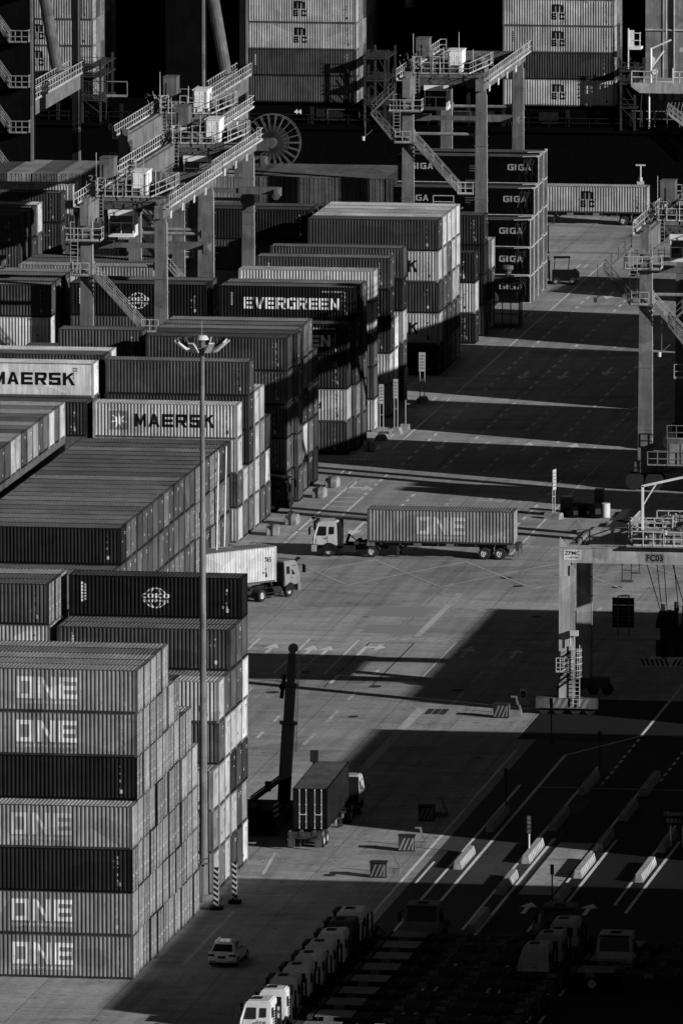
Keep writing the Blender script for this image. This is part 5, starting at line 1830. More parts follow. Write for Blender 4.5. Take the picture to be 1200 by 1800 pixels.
# ------------------------------------------------------------------ lamp post
def lamp_post(x, y, h):
    root = thing('lamp_post', 'tall slim grey floodlight mast standing behind the nearest stack', 'lamp post', (x, y, 0))
    mb = MB()
    mb.tube((0,0,0), (0,0,h*0.35), 0.30, 16, 0.255); mb.tube((0,0,h*0.35), (0,0,h*0.7), 0.235, 16, 0.20); mb.tube((0,0,h*0.7), (0,0,h), 0.185, 16, 0.15)
    mb.tube((0,0,h*0.345), (0,0,h*0.355), 0.29, 16); mb.tube((0,0,h*0.695), (0,0,h*0.705), 0.235, 16)
    mb.lathe([(0.0,0.5),(0.62,0.5),(0.62,0.0)], 12)
    build(mb, 'mast', PAINT, root, tone=0.21)
    mb = MB()
    mb.box(-0.8, -0.1, -0.75, -0.2, 0, 2.6); mb.box(-0.85, -0.05, -0.8, -0.15, 2.6, 2.68)
    mb.bar((-0.9, -0.6, 2.75), (0.4, -0.6, 3.1), 0.08); mb.bar((0.15, -0.5, 2.7), (0.5, -0.5, 2.7), 0.1)
    build(mb, 'control_cabinet', PAINT, root, tone=0.11)
    mb = MB()
    mb.lathe([(0.0, h+0.95), (0.30, h+0.90), (0.46, h+0.70), (0.48, h+0.62), (0.0, h+0.62)], 18)
    mb.tube((0,0,h+0.9), (0,0,h+1.9), 0.015, 5)
    build(mb, 'dome_cap', STEEL, root)
    mb = MB()
    mb.tube((0,0,h-0.1), (0,0,h+0.62), 0.22, 10)
    n = 28
    for k in range(n):
        a, b = 2*math.pi*k/n, 2*math.pi*(k+1)/n
        mb.bar((0.85*math.cos(a), 0.85*math.sin(a), h+0.02), (0.85*math.cos(b), 0.85*math.sin(b), h+0.02), 0.09)
    for k in range(6):
        a = 2*math.pi*k/6
        mb.bar((0,0,h+0.02), (0.85*math.cos(a), 0.85*math.sin(a), h+0.02), 0.07)
    build(mb, 'head_ring', PAINT, root, tone=0.16)
    for k, a in enumerate((185, 215, 255, 300, 335, 5, 40, 85, 130, 160)):
        t = R(a)
        d = Vector((math.cos(t), math.sin(t), 0)); s_ = Vector((-d.y, d.x, 0))
        c = d*1.45+Vector((0,0,h+0.22))
        tilt = d*0.42+Vector((0,0,0.34))
        nrm = s_.cross(tilt).normalized()
        mb = MB()
        lo = [c-tilt-s_*0.24-nrm*0.09, c-tilt+s_*0.24-nrm*0.09, c-tilt+s_*0.24+nrm*0.09, c-tilt-s_*0.24+nrm*0.09]
        hi = [c+tilt-s_*0.20-nrm*0.05, c+tilt+s_*0.20-nrm*0.05, c+tilt+s_*0.20+nrm*0.05, c+tilt-s_*0.20+nrm*0.05]
        mb.hexa(lo, hi)
        mb.bar(d*0.85+Vector((0,0,h+0.02)), c-tilt*0.4, 0.07)
        fl = build(mb, 'floodlight', STEEL, root)
        mb = MB()
        q = [p+nrm*0.055*(-1) for p in (c-tilt*0.9-s_*0.2, c-tilt*0.9+s_*0.2, c+tilt*0.9+s_*0.17, c+tilt*0.9-s_*0.17)]
        mb.poly([p-nrm*0.05 for p in q])
        build(mb, 'lens', GLASS, fl)
    return root
lamp_post(-0.28, 30.7, 38.2)

# ------------------------------------------------------------------ vehicles
def cab_parts(root, tone, number=None, style=0, visor=True):
    """driver's cab of a lorry, front bumper at x = 0, looking along +x"""
    mb = MB()
    prof = [(-0.02,0.95),(0.0,1.55),(-0.10,1.78),(-0.34,2.72),(-0.50,2.90),(-2.02,2.96),(-2.10,2.80),(-2.12,0.95)]
    i = len(mb.v)
    w, wt = 1.22, 1.10
    def wy(z): return w if z < 1.8 else w-(w-wt)*(z-1.8)/1.16
    for s in (-1, 1):
        mb.v += [(x, s*wy(z), z) for x, z in prof]
    n = len(prof)
    mb.f.append(tuple(range(i, i+n))); mb.mi.append(0)
    mb.f.append(tuple(range(i+2*n-1, i+n-1, -1))); mb.mi.append(0)
    for k in range(n):
        mb.f.append((i+k, i+(k+1)%n, i+n+(k+1)%n, i+n+k)); mb.mi.append(0)
    me = mb.mesh('cab', CLEAN)
    bm = bmesh.new(); bm.from_mesh(me)
    bmesh.ops.bevel(bm, geom=[e for e in bm.edges], offset=0.07, segments=2, affect='EDGES')
    bm.to_mesh(me); bm.free()
    cab = link('cab', me, root, tone=tone)
    mb = MB()
    for s in (-1, 1):
        def sw(pts):
            out = []
            for x, z in pts:
                out.append((x, s*(wy(z)+0.012), z))
            mb.poly(out)
        sw([(-0.38,1.78),(-1.15,1.78),(-1.15,2.52),(-0.55,2.52)])
        sw([(-1.40,1.90),(-1.80,1.90),(-1.80,2.50),(-1.40,2.50)])
    mb.poly([(-0.085,-1.02,1.80),(-0.085,1.02,1.80),(-0.315,0.95,2.66),(-0.315,-0.95,2.66)])
    build(mb, 'window', GLASS, cab)
    mb = MB()
    for s in (-1, 1):
        for x in (-0.30, -1.27):
            mb.box(x-0.008, x+0.008, s*1.215, s*1.232, 1.0, 1.75)
        mb.box(-1.2, -1.02, s*1.22, s*1.26, 1.52, 1.57)
    if visor:
        mb.box(-2.22, -2.10, -1.16, 1.16, 0.9, 2.86)
    else:
        mb.box(-1.35, -0.75, -0.35, 0.35, 2.93, 2.985)       # roof hatch
        mb.box(-2.16, -2.12, -1.0, -0.45, 1.85, 2.45); mb.box(-2.16, -2.12, 0.45, 1.0, 1.85, 2.45)
        for k in range(7): mb.box(-2.15, -2.125, -0.36, 0.36, 1.05+0.17*k, 1.13+0.17*k)
        mb.tube((-2.4, -0.8, 0.9), (-2.4, -0.8, 2.6), 0.07, 8)
    mb.box(-0.28, -0.02, -1.0, 1.0, 2.74, 2.86)
    build(mb, 'trim', PAINT, cab, tone=0.02)
    mb = MB()
    mb.box(-0.30, 0.10, -1.20, 1.20, 0.42, 0.97)
    build(mb, 'bumper', CLEAN, cab, tone=tone*0.75)
    mb = MB()
    for s in (-1, 1):
        mb.box(0.06, 0.12, s*0.95-0.2, s*0.95+0.2, 0.62, 0.82)
    build(mb, 'headlight', GLASS, cab)
    mb = MB()
    for s in (-1, 1):
        mb.bar((-0.2, s*1.15, 2.5), (0.22, s*1.42, 2.5), 0.05); mb.box(0.14, 0.30, s*1.42-0.12, s*1.42+0.12, 1.85, 2.45)
    if visor: mb.bar((-0.3, -0.9, 2.9), (0.30, -0.75, 2.98), 0.07); mb.box(0.12, 0.36, -0.95, -0.65, 2.84, 3.02)
    build(mb, 'mirrors', PAINT, cab, tone=0.015)
    mb = MB()                                            # arch over the front wheel
    for s in (-1, 1):
        pts = [(-1.38+0.66*math.cos(a), 0.52+0.66*math.sin(a)) for a in [math.pi*k/8 for k in range(9)]]
        q = [(-0.72, 0.52)]+pts[1:-1]+[(-2.04, 0.52)]
        mb.prism(q, 'y', s*0.85, s*1.235)
    build(mb, 'wheel_arch', PAINT, cab, tone=0.018)
    if number:
        mb = MB()
        for s in (-1, 1):
            for pz in text_polys(number, 0.42, 0.2, -1.85 if s < 0 else 1.35, 1.45, 0.02):
                mb.poly([((a if s < 0 else -a), s*1.235, b) for a, b in pz])
        build(mb, 'number', LETTER, cab, tone=0.05)
    return cab

def wheel_mesh(r=0.5, w=0.30):
    if ('wheel', r) in _mc: return _mc[('wheel', r)]
    mb = MB()
    mb.lathe([(r*0.55,-w/2),(r*0.94,-w/2),(r,-w/2+0.05),(r,w/2-0.05),(r*0.94,w/2),(r*0.55,w/2)], 20, axis='y')
    mb.cur = 1
    mb.lathe([(0,-w/2+0.12),(r*0.2,-w/2+0.0),(r*0.28,-w/2+0.10),(r*0.50,-w/2+0.12),(r*0.56,-w/2+0.01)], 16, axis='y')
    mb.lathe([(0,w/2-0.12),(r*0.2,w/2),(r*0.28,w/2-0.10),(r*0.50,w/2-0.12),(r*0.56,w/2-0.01)], 16, axis='y')
    me = mb.mesh('wheel', [RUBBER, STEEL])
    _mc[('wheel', r)] = me
    return me

def truck(name, label, loc, rz, tone, trailer='skeleton', number=None, group=None, cat='truck', tlen=13.4, style=0, bed=0.06, bend=0.0):
    root = thing(name, label, cat, loc, rz, group)
    cab_parts(root, tone, number, style, name == 'container_truck')
    wm = wheel_mesh()
    for s in (-1, 1):
        link('wheel', wm, root, (-1.38, s*1.02, 0.5))
        link('wheel', wm, root, (-4.95, s*0.98, 0.5)); link('wheel', wm, root, (-4.95, s*0.66, 0.5))
    mb = MB()
    for s in (-1, 1):
        mb.box(-6.1, -0.4, s*0.42-0.05, s*0.42+0.05, 0.62, 0.92)
    for x in (-2.4, -3.4, -4.4, -5.6, -6.05):
        mb.box(x-0.05, x+0.05, -0.42, 0.42, 0.66, 0.88)
    mb.box(-4.95-0.06, -4.95+0.06, -0.9, 0.9, 0.42, 0.58); mb.box(-1.44, -1.32, -0.9, 0.9, 0.42, 0.58)
    mb.tube((-3.6, -0.95, 0.72), (-2.5, -0.95, 0.72), 0.30, 12); mb.box(-3.5, -2.5, 0.6, 1.1, 0.4, 0.95)
    mb.box(-4.4, -2.3, -1.18, -1.12, 0.32, 0.42); mb.box(-4.4, -2.3, -1.18, -1.12, 0.60, 0.66)
    mb.box(-5.7, -4.3, -0.45, 0.45, 0.92, 1.06)
    mb.bar((-2.6, -0.3, 1.0), (-2.9, -0.1, 1.75), 0.16); mb.bar((-2.9, -0.1, 1.7), (-3.6, 0.0, 1.15), 0.07); mb.tube((-2.35, 0.6, 0.9), (-2.35, 0.6, 2.5), 0.07, 8)
    build(mb, 'chassis', PAINT, root, tone=0.03)
    mb = MB()
    for s in (-1, 1):
        q = [(-4.95+0.62*math.cos(a), 0.50+0.60*math.sin(a)) for a in [math.pi*k/8 for k in range(9)]]
        for (a, b) in zip(q[:-1], q[1:]):
            mb.hexa([(a[0],s*0.82-0.33,a[1]),(a[0],s*0.82+0.33,a[1]),(a[0],s*0.82+0.33,a[1]+0.03),(a[0],s*0.82-0.33,a[1]+0.03)], [(b[0],s*0.82-0.33,b[1]),(b[0],s*0.82+0.33,b[1]),(b[0],s*0.82+0.33,b[1]+0.03),(b[0],s*0.82-0.33,b[1]+0.03)])
    build(mb, 'mudguard', PAINT, root, tone=0.03)
    if trailer:
        tr = MB()
        x0, x1 = -3.75, -3.75-tlen
        for s in (-1, 1):
            tr.box(x1, x0-0.9, s*0.45-0.07, s*0.45+0.07, 0.95, 1.25)
            tr.box(x0-0.9, x0, s*0.45-0.07, s*0.45+0.07, 1.07, 1.25)
        for k in range(9):
            x = x0-0.4-(tlen-0.8)*k/8
            tr.box(x-0.06, x+0.06, -1.15, 1.15, 1.10, 1.24)
        tr.box(x0-0.05, x0+0.28, -1.2, 1.2, 1.07, 1.30)
        tr.box(x1-0.0, x1+0.25, -1.2, 1.2, 0.80, 1.25)
        for x in (x1+1.55, x1+2.85):
            tr.box(x-0.06, x+0.06, -0.95, 0.95, 0.43, 0.57); tr.box(x-0.5, x+0.5, -0.55, 0.55, 0.57, 0.95)
        tob = build(tr, 'trailer', PAINT, root, tone=bed)
        for x in (x1+1.55, x1+2.85):
            for s in (-1, 1):
                link('wheel', wm, tob, (x, s*0.98, 0.5)); link('wheel', wm, tob, (x, s*0.66, 0.5))
        mb = MB()
        for s in (-1, 1):
            for x in (x0-3.3,):
                mb.box(x-0.1, x+0.1, s*0.7-0.1, s*0.7+0.1, 0.15, 1.1); mb.box(x-0.2, x+0.2, s*0.7-0.18, s*0.7+0.18, 0.10, 0.16); mb.bar((x, s*0.7, 0.5), (x-0.9, s*0.5, 1.1), 0.09)
        build(mb, 'landing_leg', PAINT, tob, tone=0.04)
        for s in (-1, 1):
            for x in (x0-1.1, x0-5.0, x0-7.7, x1+0.6):
                mb = MB()
                mb.box(x-0.32, x+0.32, s*1.14, s*1.22, 0.98, 1.27)
                build(mb, 'twist_lock', PAINT, tob, tone=0.16)
        mb = MB()
        for s in (-1, 1):
            mb.box(x1-0.03, x1, s*0.9-0.22, s*0.9+0.22, 0.86, 1.0)
            mb.box(x1+0.0, x1+0.05, s*0.95-0.25, s*0.95+0.25, 0.25, 0.80)
        mb.bar((x1+0.3, -1.05, 0.95), (x1-0.35, -1.05, 1.1), 0.07)
        build(mb, 'rear_lights', PAINT, tob, tone=0.10)
        if trailer == 'flat':
            mb = MB()
            mb.box(x0-2.6, x0-0.2, -1.2, 1.2, 1.26, 1.31)
            build(mb, 'deck_plate', PAINT, tob, tone=0.22)
    return root

tA = truck('container_truck', 'white cabbed truck hauling the long block lettered container across the road', (-18.75, 198.25, 0), math.pi, 0.50)
container(-2.0, 197.05, 1.28, 3.4, 'grey block lettered container on the trailer of the long truck', 'containers carried on trucks', end='door', logo='one', jit=0, H=2.75)
tB = copy_tree(tA)
tag(tB, 'container trailer by the quay with its cab hidden behind the wrapped cargo', 'truck')
tB.location = (-38.6, 440.6, 0)
container(-21.9, 439.4, 1.28, 3.8, 'pale initialled container on the trailer beside the quay edge', 'containers carried on trucks', end='door', logo='msc', jit=0, H=2.75)
# truck pulling away past the long stack
hd = R(47)
cx, cy = -18.0, 173.6
container(cx, cy, 1.28, 4.6, 'white ribbed container numbered 45 on the truck beside the long stack', 'containers carried on trucks', L=13.7, end='plain', logo='num45', rz=hd, jit=0)
ctr = Vector((cx, cy, 0))+Vector((-math.sin(hd), math.cos(hd), 0))*1.22
fr = ctr+Vector((math.cos(hd), math.sin(hd), 0))*1.75
fr = fr+Vector((0.25, 0.1, 0))
truck('container_truck', 'grey truck with the white 45 foot container, turning away by the long stack', (fr.x+0.05, fr.y, 0), R(62), 0.22, None)
# truck seen from behind beside the nearest block
container(2.25, 53.8, 1.28, 0.9, 'blackish door-ended container seen from behind on the truck by the boom', 'containers carried on trucks', end='door', logo='cosco', rz=-math.pi/2+R(1.5), jit=0, marks=False)
truck('container_truck', 'grey cabbed truck under the dark container seen from behind', (3.75, 69.6, 0), R(88.5), 0.36)
# parked lorries along the road, seen in shadow
nums = ['718', '728', None, '730', None, None, None, None, None]
look = ['white cab lit by the sun at the very bottom of the row', 'pale cab half lit, second from the bottom of the row', 'dim cab behind the two sunlit ones', 'dim numbered cab in the middle of the row',
        'dim cab fifth from the bottom of the row', 'dim cab sixth from the bottom of the row', 'dim cab seventh from the bottom of the row', 'darkest low cab near the top of the row', 'dim cab at the top end of the row']
for k in range(9):
    y = -21.3+4.28*k+rnd.uniform(-0.2, 0.2)
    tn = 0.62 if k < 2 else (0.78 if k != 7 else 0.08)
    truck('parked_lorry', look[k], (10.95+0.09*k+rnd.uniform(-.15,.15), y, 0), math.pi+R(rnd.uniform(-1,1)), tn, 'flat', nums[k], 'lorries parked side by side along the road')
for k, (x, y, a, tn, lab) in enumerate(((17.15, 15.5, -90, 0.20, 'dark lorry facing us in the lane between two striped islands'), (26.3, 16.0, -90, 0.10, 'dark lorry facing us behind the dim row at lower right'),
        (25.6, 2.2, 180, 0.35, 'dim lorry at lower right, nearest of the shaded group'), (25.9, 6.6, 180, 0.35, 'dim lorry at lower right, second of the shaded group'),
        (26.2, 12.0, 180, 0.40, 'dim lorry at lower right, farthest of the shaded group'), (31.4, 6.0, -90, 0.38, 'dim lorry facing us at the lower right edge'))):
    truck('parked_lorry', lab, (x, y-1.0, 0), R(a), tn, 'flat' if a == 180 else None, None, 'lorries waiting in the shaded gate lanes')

def suv(x, y, rz):
    root = thing('parked_car', 'white estate car with dark roof glass driving away beside the nearest stack', 'car', (x, y, 0), rz)
    # stations along x (rear at 0, nose at 4.6); half width low, belt, roof; z sill, belt, roof
    S = [(0.00,.80,.84,.0,.48,.92,.92), (0.06,.90,.93,.0,.34,1.00,1.00), (0.30,.93,.95,.0,.30,1.02,1.03), (0.9,.94,.95,.0,.28,1.00,1.02), (1.7,.94,.95,.0,.28,.97,1.0),
         (2.9,.94,.94,.0,.28,.95,.98), (3.5,.93,.93,.0,.28,.92,.95), (4.1,.91,.90,.0,.28,.86,.90), (4.45,.82,.80,.0,.30,.74,.78), (4.6,.66,.64,.0,.40,.62,.64)]
    mb = MB()
    rings = []
    for (px, w0, w1, _, z0, zb, zt) in S:
        ring = [(-w0*0.92, z0), (-w0, z0+0.12), (-w1, (z0+zb)/2+0.1), (-w1*0.97, zb), (-w1*0.85, zt), (w1*0.85, zt), (w1*0.97, zb), (w1, (z0+zb)/2+0.1), (w0, z0+0.12), (w0*0.92, z0)]
        rings.append([(px, a, b) for a, b in ring])
    i = len(mb.v)
    for r_ in rings: mb.v += r_
    n = 10
    for j in range(len(rings)-1):
        for k in range(n):
            mb.f.append((i+j*n+k, i+j*n+(k+1)%n, i+(j+1)*n+(k+1)%n, i+(j+1)*n+k)); mb.mi.append(0)
    mb.f.append(tuple(i+k for k in range(n))); mb.mi.append(0)
    mb.f.append(tuple(i+(len(rings)-1)*n+k for k in reversed(range(n)))); mb.mi.append(0)
    me = mb.mesh('body', CLEAN)
    for p_ in me.polygons: p_.use_smooth = True
    body = link('body', me, root, tone=0.80)
    mb = MB()                                            # cabin shell
    lo = [(0.12,-.86,.99), (3.35,-.86,.94), (3.35,.86,.94), (0.12,.86,.99)]
    hi = [(0.72,-.66,1.58), (2.35,-.66,1.60), (2.35,.66,1.60), (0.72,.66,1.58)]
    mb.hexa(lo, hi)
    me = mb.mesh('roof', CLEAN)
    bm = bmesh.new(); bm.from_mesh(me)
    bmesh.ops.bevel(bm, geom=list(bm.edges), offset=0.07, segments=2, affect='EDGES')
    bm.to_mesh(me); bm.free()
    roof = link('roof', me, root, tone=0.80)
    def lerp3(a, b, t): return Vector(a).lerp(Vector(b), t)
    mb = MB()
    def pane(c, u0, u1, v0, v1, off):
        a, b, c2, d = [Vector(q) for q in c]
        nn = (b-a).cross(d-a).normalized()*off
        def pt(u, v): return a.lerp(b, u).lerp(d.lerp(c2, u), v)+nn
        mb.poly([pt(u0,v0), pt(u1,v0), pt(u1,v1), pt(u0,v1)])
    pane((lo[3],lo[0],hi[0],hi[3]), .08, .92, .14, .86, -0.006)
    pane((lo[0],lo[1],hi[1],hi[0]), .20, .88, .10, .88, 0.006); pane((lo[1],lo[2],hi[2],hi[1]), .08, .92, .08, .92, 0.006); pane((lo[2],lo[3],hi[3],hi[2]), .12, .80, .10, .88, 0.006)
    pane((lo[3],lo[0],hi[0],hi[3]), .08, .92, .14, .86, 0.008)
    build(mb, 'window', GLASS, roof)
    mb = MB(); mb.box(0.95, 2.2, -0.52, 0.52, 1.592, 1.612)
    build(mb, 'roof_glass', GLASS, roof)
    mb = MB()
    for s in (-1, 1): mb.bar((0.75, s*0.62, 1.64), (2.3, s*0.62, 1.66), 0.05)
    build(mb, 'roof_rail', STEEL, roof)
    for s in (-1, 1):
        mb = MB(); mb.box(-0.012, 0.10, s*0.70-0.22, s*0.70+0.22, 0.78, 0.92)
        build(mb, 'tail_light', PAINT, body, tone=0.03)
        mb = MB(); mb.box(-0.01, 0.06, s*0.62-0.24, s*0.62+0.24, 0.42, 0.47)
        build(mb, 'reflector', PAINT, body, tone=0.03)
        mb = MB(); mb.box(2.75, 2.95, s*1.02-0.10, s*1.02+0.10, 0.95, 1.10)
        build(mb, 'mirror', CLEAN, body, tone=0.7)
        for px in (0.85, 3.65):
            link('wheel', wheel_mesh(0.35, 0.24), root, (px, s*0.83, 0.35))
    mb = MB(); mb.box(-0.03, 0.02, -0.26, 0.26, 0.64, 0.80)
    build(mb, 'number_plate', PAINT, body, tone=0.05)
    mb = MB(); mb.box(0.02, 4.4, -0.88, 0.88, 0.22, 0.36)
    build(mb, 'underbody', PAINT, body, tone=0.02)
    return root
suv(5.15, 5.2, R(87))

# boom crane standing beside the truck
def boom_crane():
    root = thing('mobile_crane', 'dark mobile crane with its boom raised behind the rear-facing truck', 'mobile crane', (-0.9, 62, 0))
    def B(mb, name, par=root, tn=0.006, mat=PAINT): return build(mb, name, mat, par, tone=tn)  # near-black tones stand for the shade on the crane
    mb = MB()
    mb.box(-2.6, 1.3, -4.2, 5.0, 0.5, 1.15); mb.box(-2.4, -0.4, -3.6, -1.0, 1.15, 1.9); mb.box(-1.9, 1.0, -2.0, 2.4, 1.15, 1.45)
    body = B(mb, 'carrier')
    mb = MB()
    for y in (-3.2, -1.7, 2.2, 3.8):
        for x in (-2.3, 1.0):
            mb.tube((x-0.2, y, 0.55), (x+0.2, y, 0.55), 0.55, 16)
    B(mb, 'wheels', body, mat=RUBBER)
    a, b = Vector((1.25, -0.4, 1.7)), Vector((1.60, 1.6, 12.3))
    d = (b-a)
    mb = MB(); mb.bar(a, a+d*0.55, 0.80, 0.9, (0,1,0)); mb.bar(a+d*0.55, a+d*0.80, 0.66, 0.72, (0,1,0)); mb.bar(a+d*0.80, b, 0.50, 0.58, (0,1,0))
    for t in (0.54, 0.79):
        mb.bar(a+d*(t-0.012), a+d*(t+0.012), 1.12 if t < 0.6 else 0.94, 1.05 if t < 0.6 else 0.88, (0,1,0))
    bo = B(mb, 'boom', tn=0.005)
    mb = MB()
    mb.tube(b+Vector((0.05,-0.2,0.35)), b+Vector((0.05,0.2,0.35)), 0.34, 20); mb.bar(b, b+Vector((0.05,0,0.5)), 0.35)
    mb.tube(a+d*0.78+Vector((-0.55,-0.2,0)), a+d*0.78+Vector((-0.55,0.2,0)), 0.26, 14); mb.bar(a+d*0.70+Vector((-0.6,0,0)), a+d*0.86+Vector((-0.5,0,0)), 0.25)
    B(mb, 'sheave', bo, 0.012)
    mb = MB()
    for dx in (0.40, 0.52):
        mb.tube(b+Vector((dx,-0.1,0.3)), a+d*0.35+Vector((dx+0.2,-0.1,0)), 0.022, 5)
    B(mb, 'hoist_rope', bo, 0.02)
    mb = MB(); mb.tube((1.1, 1.4, 1.6), a+d*0.42+Vector((0,0.3,0)), 0.18, 10)
    B(mb, 'lift_cylinder', bo, 0.03)
    mb = MB()
    mb.bar((-1.9, 4.2, 1.1), (1.2, 0.6, 3.6), 0.30, 0.26); mb.tube((-1.9, 4.2, 1.42), (1.0, 0.8, 3.75), 0.06, 6); mb.box(-0.5, -0.1, 2.1, 2.5, 2.2, 2.9)
    mb.bar((-1.2, 1.4, 1.7), (-0.6, 1.4, 0.9), 0.06)
    B(mb, 'outrigger_arm', body, 0.05)
    mb = MB()
    mb.box(0.9, 1.3, -2.9, -2.5, 0.2, 2.3)
    pl = B(mb, 'striped_post', body, 0.02)
    mb = MB()
    for k in range(5):
        z = 0.3+k*0.40
        mb.poly([(0.9,-2.905,z),(1.3,-2.905,z+0.25),(1.3,-2.905,z+0.45),(0.9,-2.905,z+0.2)])
    B(mb, 'stripes', pl, 0.45, LETTER)
    mb = MB(); mb.bar((2.9, 3.0, 1.3), (2.9, 3.0, 4.6), 0.16); mb.box(2.65, 3.2, 2.8, 3.2, 4.3, 5.1)
    B(mb, 'beacon_pole', body, 0.03)
    return root
boom_crane()

# ------------------------------------------------------------------ street furniture
def striped_post(x, y, label):
    root = thing('striped_post', label, 'post', (x, y, 0), 0, 'striped posts by the lamp mast')
    mb = MB(); mb.box(-0.16, 0.16, -0.16, 0.16, 0, 2.9); mb.box(-0.4, 0.4, -0.4, 0.4, 0, 0.25)
    build(mb, 'post', PAINT, root, tone=0.02)
    mb = MB()
    for k in range(7):
        z = 0.2+k*0.38
        mb.poly([(-0.16,-0.165,z+0.22),(0.16,-0.165,z),(0.16,-0.165,z+0.17),(-0.16,-0.165,z+0.39)])
        mb.poly([(0.165,-0.16,z),(0.165,0.16,z+0.22),(0.165,0.16,z+0.39),(0.165,-0.16,z+0.17)])
    build(mb, 'stripes', LETTER, root, tone=0.50)
striped_post(1.1, 27.6, 'striped post left of its twin, nearer the nearest stack')
striped_post(1.95, 30.2, 'striped post right of its twin, at the road side')

def island_block(x, y0, y1, label):
    root = thing('lane_barrier', label, 'lane barrier', (x, y0, 0), 0, 'striped barriers on the lane islands')
    L = y1-y0
    n = 11
    mb = MB()
    for k in range(n):
        a, b = L*k/n+0.04, L*(k+1)/n-0.04
        mb.prism([(-0.32,0.0),(0.32,0.0),(0.30,0.16),(0.20,0.58),(-0.20,0.58),(-0.30,0.16)], 'y', a, b)
    mb.prism([(-0.28,0.0),(0.28,0.0),(0.16,0.53),(-0.16,0.53)], 'y', 0.02, L-0.02)
    build(mb, 'block', BLOCKC, root)
    mb = MB()
    for k in range(n):
        y = L*k/n+0.06; w = L/n*0.42
        mb.poly([(-0.20,y,0.585),(0,y+0.22,0.585),(0,y+0.22+w,0.585),(-0.20,y+w,0.585)]); mb.poly([(0,y+0.22,0.585),(0.20,y,0.585),(0.20,y+w,0.585),(0,y+0.22+w,0.585)])
        mb.poly([(0.207,y,0.57),(0.207,y+w,0.57),(0.305,y+w+0.1,0.18),(0.305,y+0.1,0.18)])
    build(mb, 'stripes', LETTER, root, tone=0.50)
IB = [(15.05,62,70.5,'dark striped barrier on the left island, farther one'), (15.05,46,53,'striped barrier on the left island, half in sun'), (19.4,79,87,'striped barrier farthest on the second island'),
      (19.4,63,70.5,'striped barrier second farthest on the second island'), (19.4,49,56.8,'sunlit striped barrier under the small upright sign'), (19.4,36,43.5,'sunlit striped barrier left of the bright lane'),
      (19.6,21,28,'dim striped barrier beside the facing dark lorry'), (23.8,79,87.5,'dim striped barrier farthest on the third island'), (23.8,68,74.5,'dim striped barrier on the third island below the farthest'),
      (23.8,55,61.5,'half lit striped barrier on the third island'), (23.8,43.5,51,'sunlit striped barrier right of the bright lane'), (23.8,32,38.5,'dim striped barrier just below the bright lane'),
      (23.8,22.5,29.5,'dim striped barrier nearest on the third island'), (28.2,42.5,50,'sunlit striped barrier on the right island'), (28.2,55,62,'dim striped barrier under the two post signboard')]
for x, a, b, lab in IB:
    island_block(x, a, b, lab)

def concrete_block(x, y, label, rz=0.0):
    root = thing('concrete_block', label, 'concrete block', (x, y, 0), rz, 'rounded concrete blocks along the kerb')
    mb = MB()
    prof = [(-0.75,0.0),(0.75,0.0),(0.75,0.45),(0.55,0.78),(0.25,0.88),(-0.25,0.88),(-0.55,0.78),(-0.75,0.45)]
    mb.prism(prof, 'x', -0.5, 0.5)
    me = mb.mesh('block', BLOCKC)
    bm = bmesh.new(); bm.from_mesh(me); bmesh.ops.bevel(bm, geom=list(bm.edges), offset=0.06, segments=2, affect='EDGES'); bm.to_mesh(me); bm.free()
    link('block', me, root)
    mb = MB(); mb.box(-0.06, 0.06, -0.8, 0.8, 0.0, 0.93); mb.box(-0.3, -0.2, -0.2, 0.2, 0.85, 0.96)
    build(mb, 'lifting_strap', PAINT, root, tone=0.05)
for x, y, lab in ((-24.0, 209.2, 'rounded concrete block nearest along the kerb'), (-23.4, 215.8, 'rounded concrete block second along the kerb, by the hatched area'), (-23.7, 232.6, 'rounded concrete block third along the kerb'),
                  (-23.6, 239.2, 'rounded concrete block fourth along the kerb, before the dark strip'), (-24.0, 262.8, 'rounded concrete block in shade below the white signs')):
    concrete_block(x, y, lab, R(rnd.uniform(-8, 8)))

def board_sign(x, y, h, label, rz=0.0, w=0.55, two=True, group='white signboards on concrete feet'):
    root = thing('road_sign', label, 'sign', (x, y, 0), rz, group)
    mb = MB()
    mb.prism([(-0.55,0),(0.55,0),(0.40,0.42),(0.30,0.5),(-0.30,0.5),(-0.40,0.42)], 'y', -0.7, 0.7)
    build(mb, 'foot', BLOCKC, root)
    mb = MB()
    for d in ((-w*0.36, w*0.36) if two else (0,)):
        mb.tube((d, 0, 0.4), (d, 0, h-0.1), 0.045, 8)
    mb.bar((-w*0.36, 0, h*0.45), (w*0.36, 0, h*0.45), 0.05)
    build(mb, 'posts', CLEAN, root, tone=0.38)
    mb = MB(); mb.box(-w/2, w/2, -0.075, -0.05, h-1.75, h)
    bd = build(mb, 'board', CLEAN, root, tone=0.42)
    mb = MB()
    for k in range(5):
        z = h-0.3-k*0.28
        mb.box(-w*0.36, w*(0.36-0.1*(k % 2)), -0.08, -0.076, z-0.06, z+0.02)
    build(mb, 'print', LETTER, bd, tone=0.10)
board_sign(-24.0, 270.2, 5.0, 'white signboard on two posts, nearer of the close pair', w=0.45)
board_sign(-23.4, 274.8, 4.9, 'white signboard on two posts, farther of the close pair', w=0.42)
board_sign(-24.2, 296.4, 4.6, 'tall white signboard beside the shaded kerb, farther up the road', w=0.6)
board_sign(-25.2, 293.0, 3.6, 'narrow signboard edge-on beside the taller white one', R(70), w=0.5)
board_sign(-2.1, 222.3, 4.2, 'narrow white signboard by the pile of bags, right of the road', R(74), w=0.7)
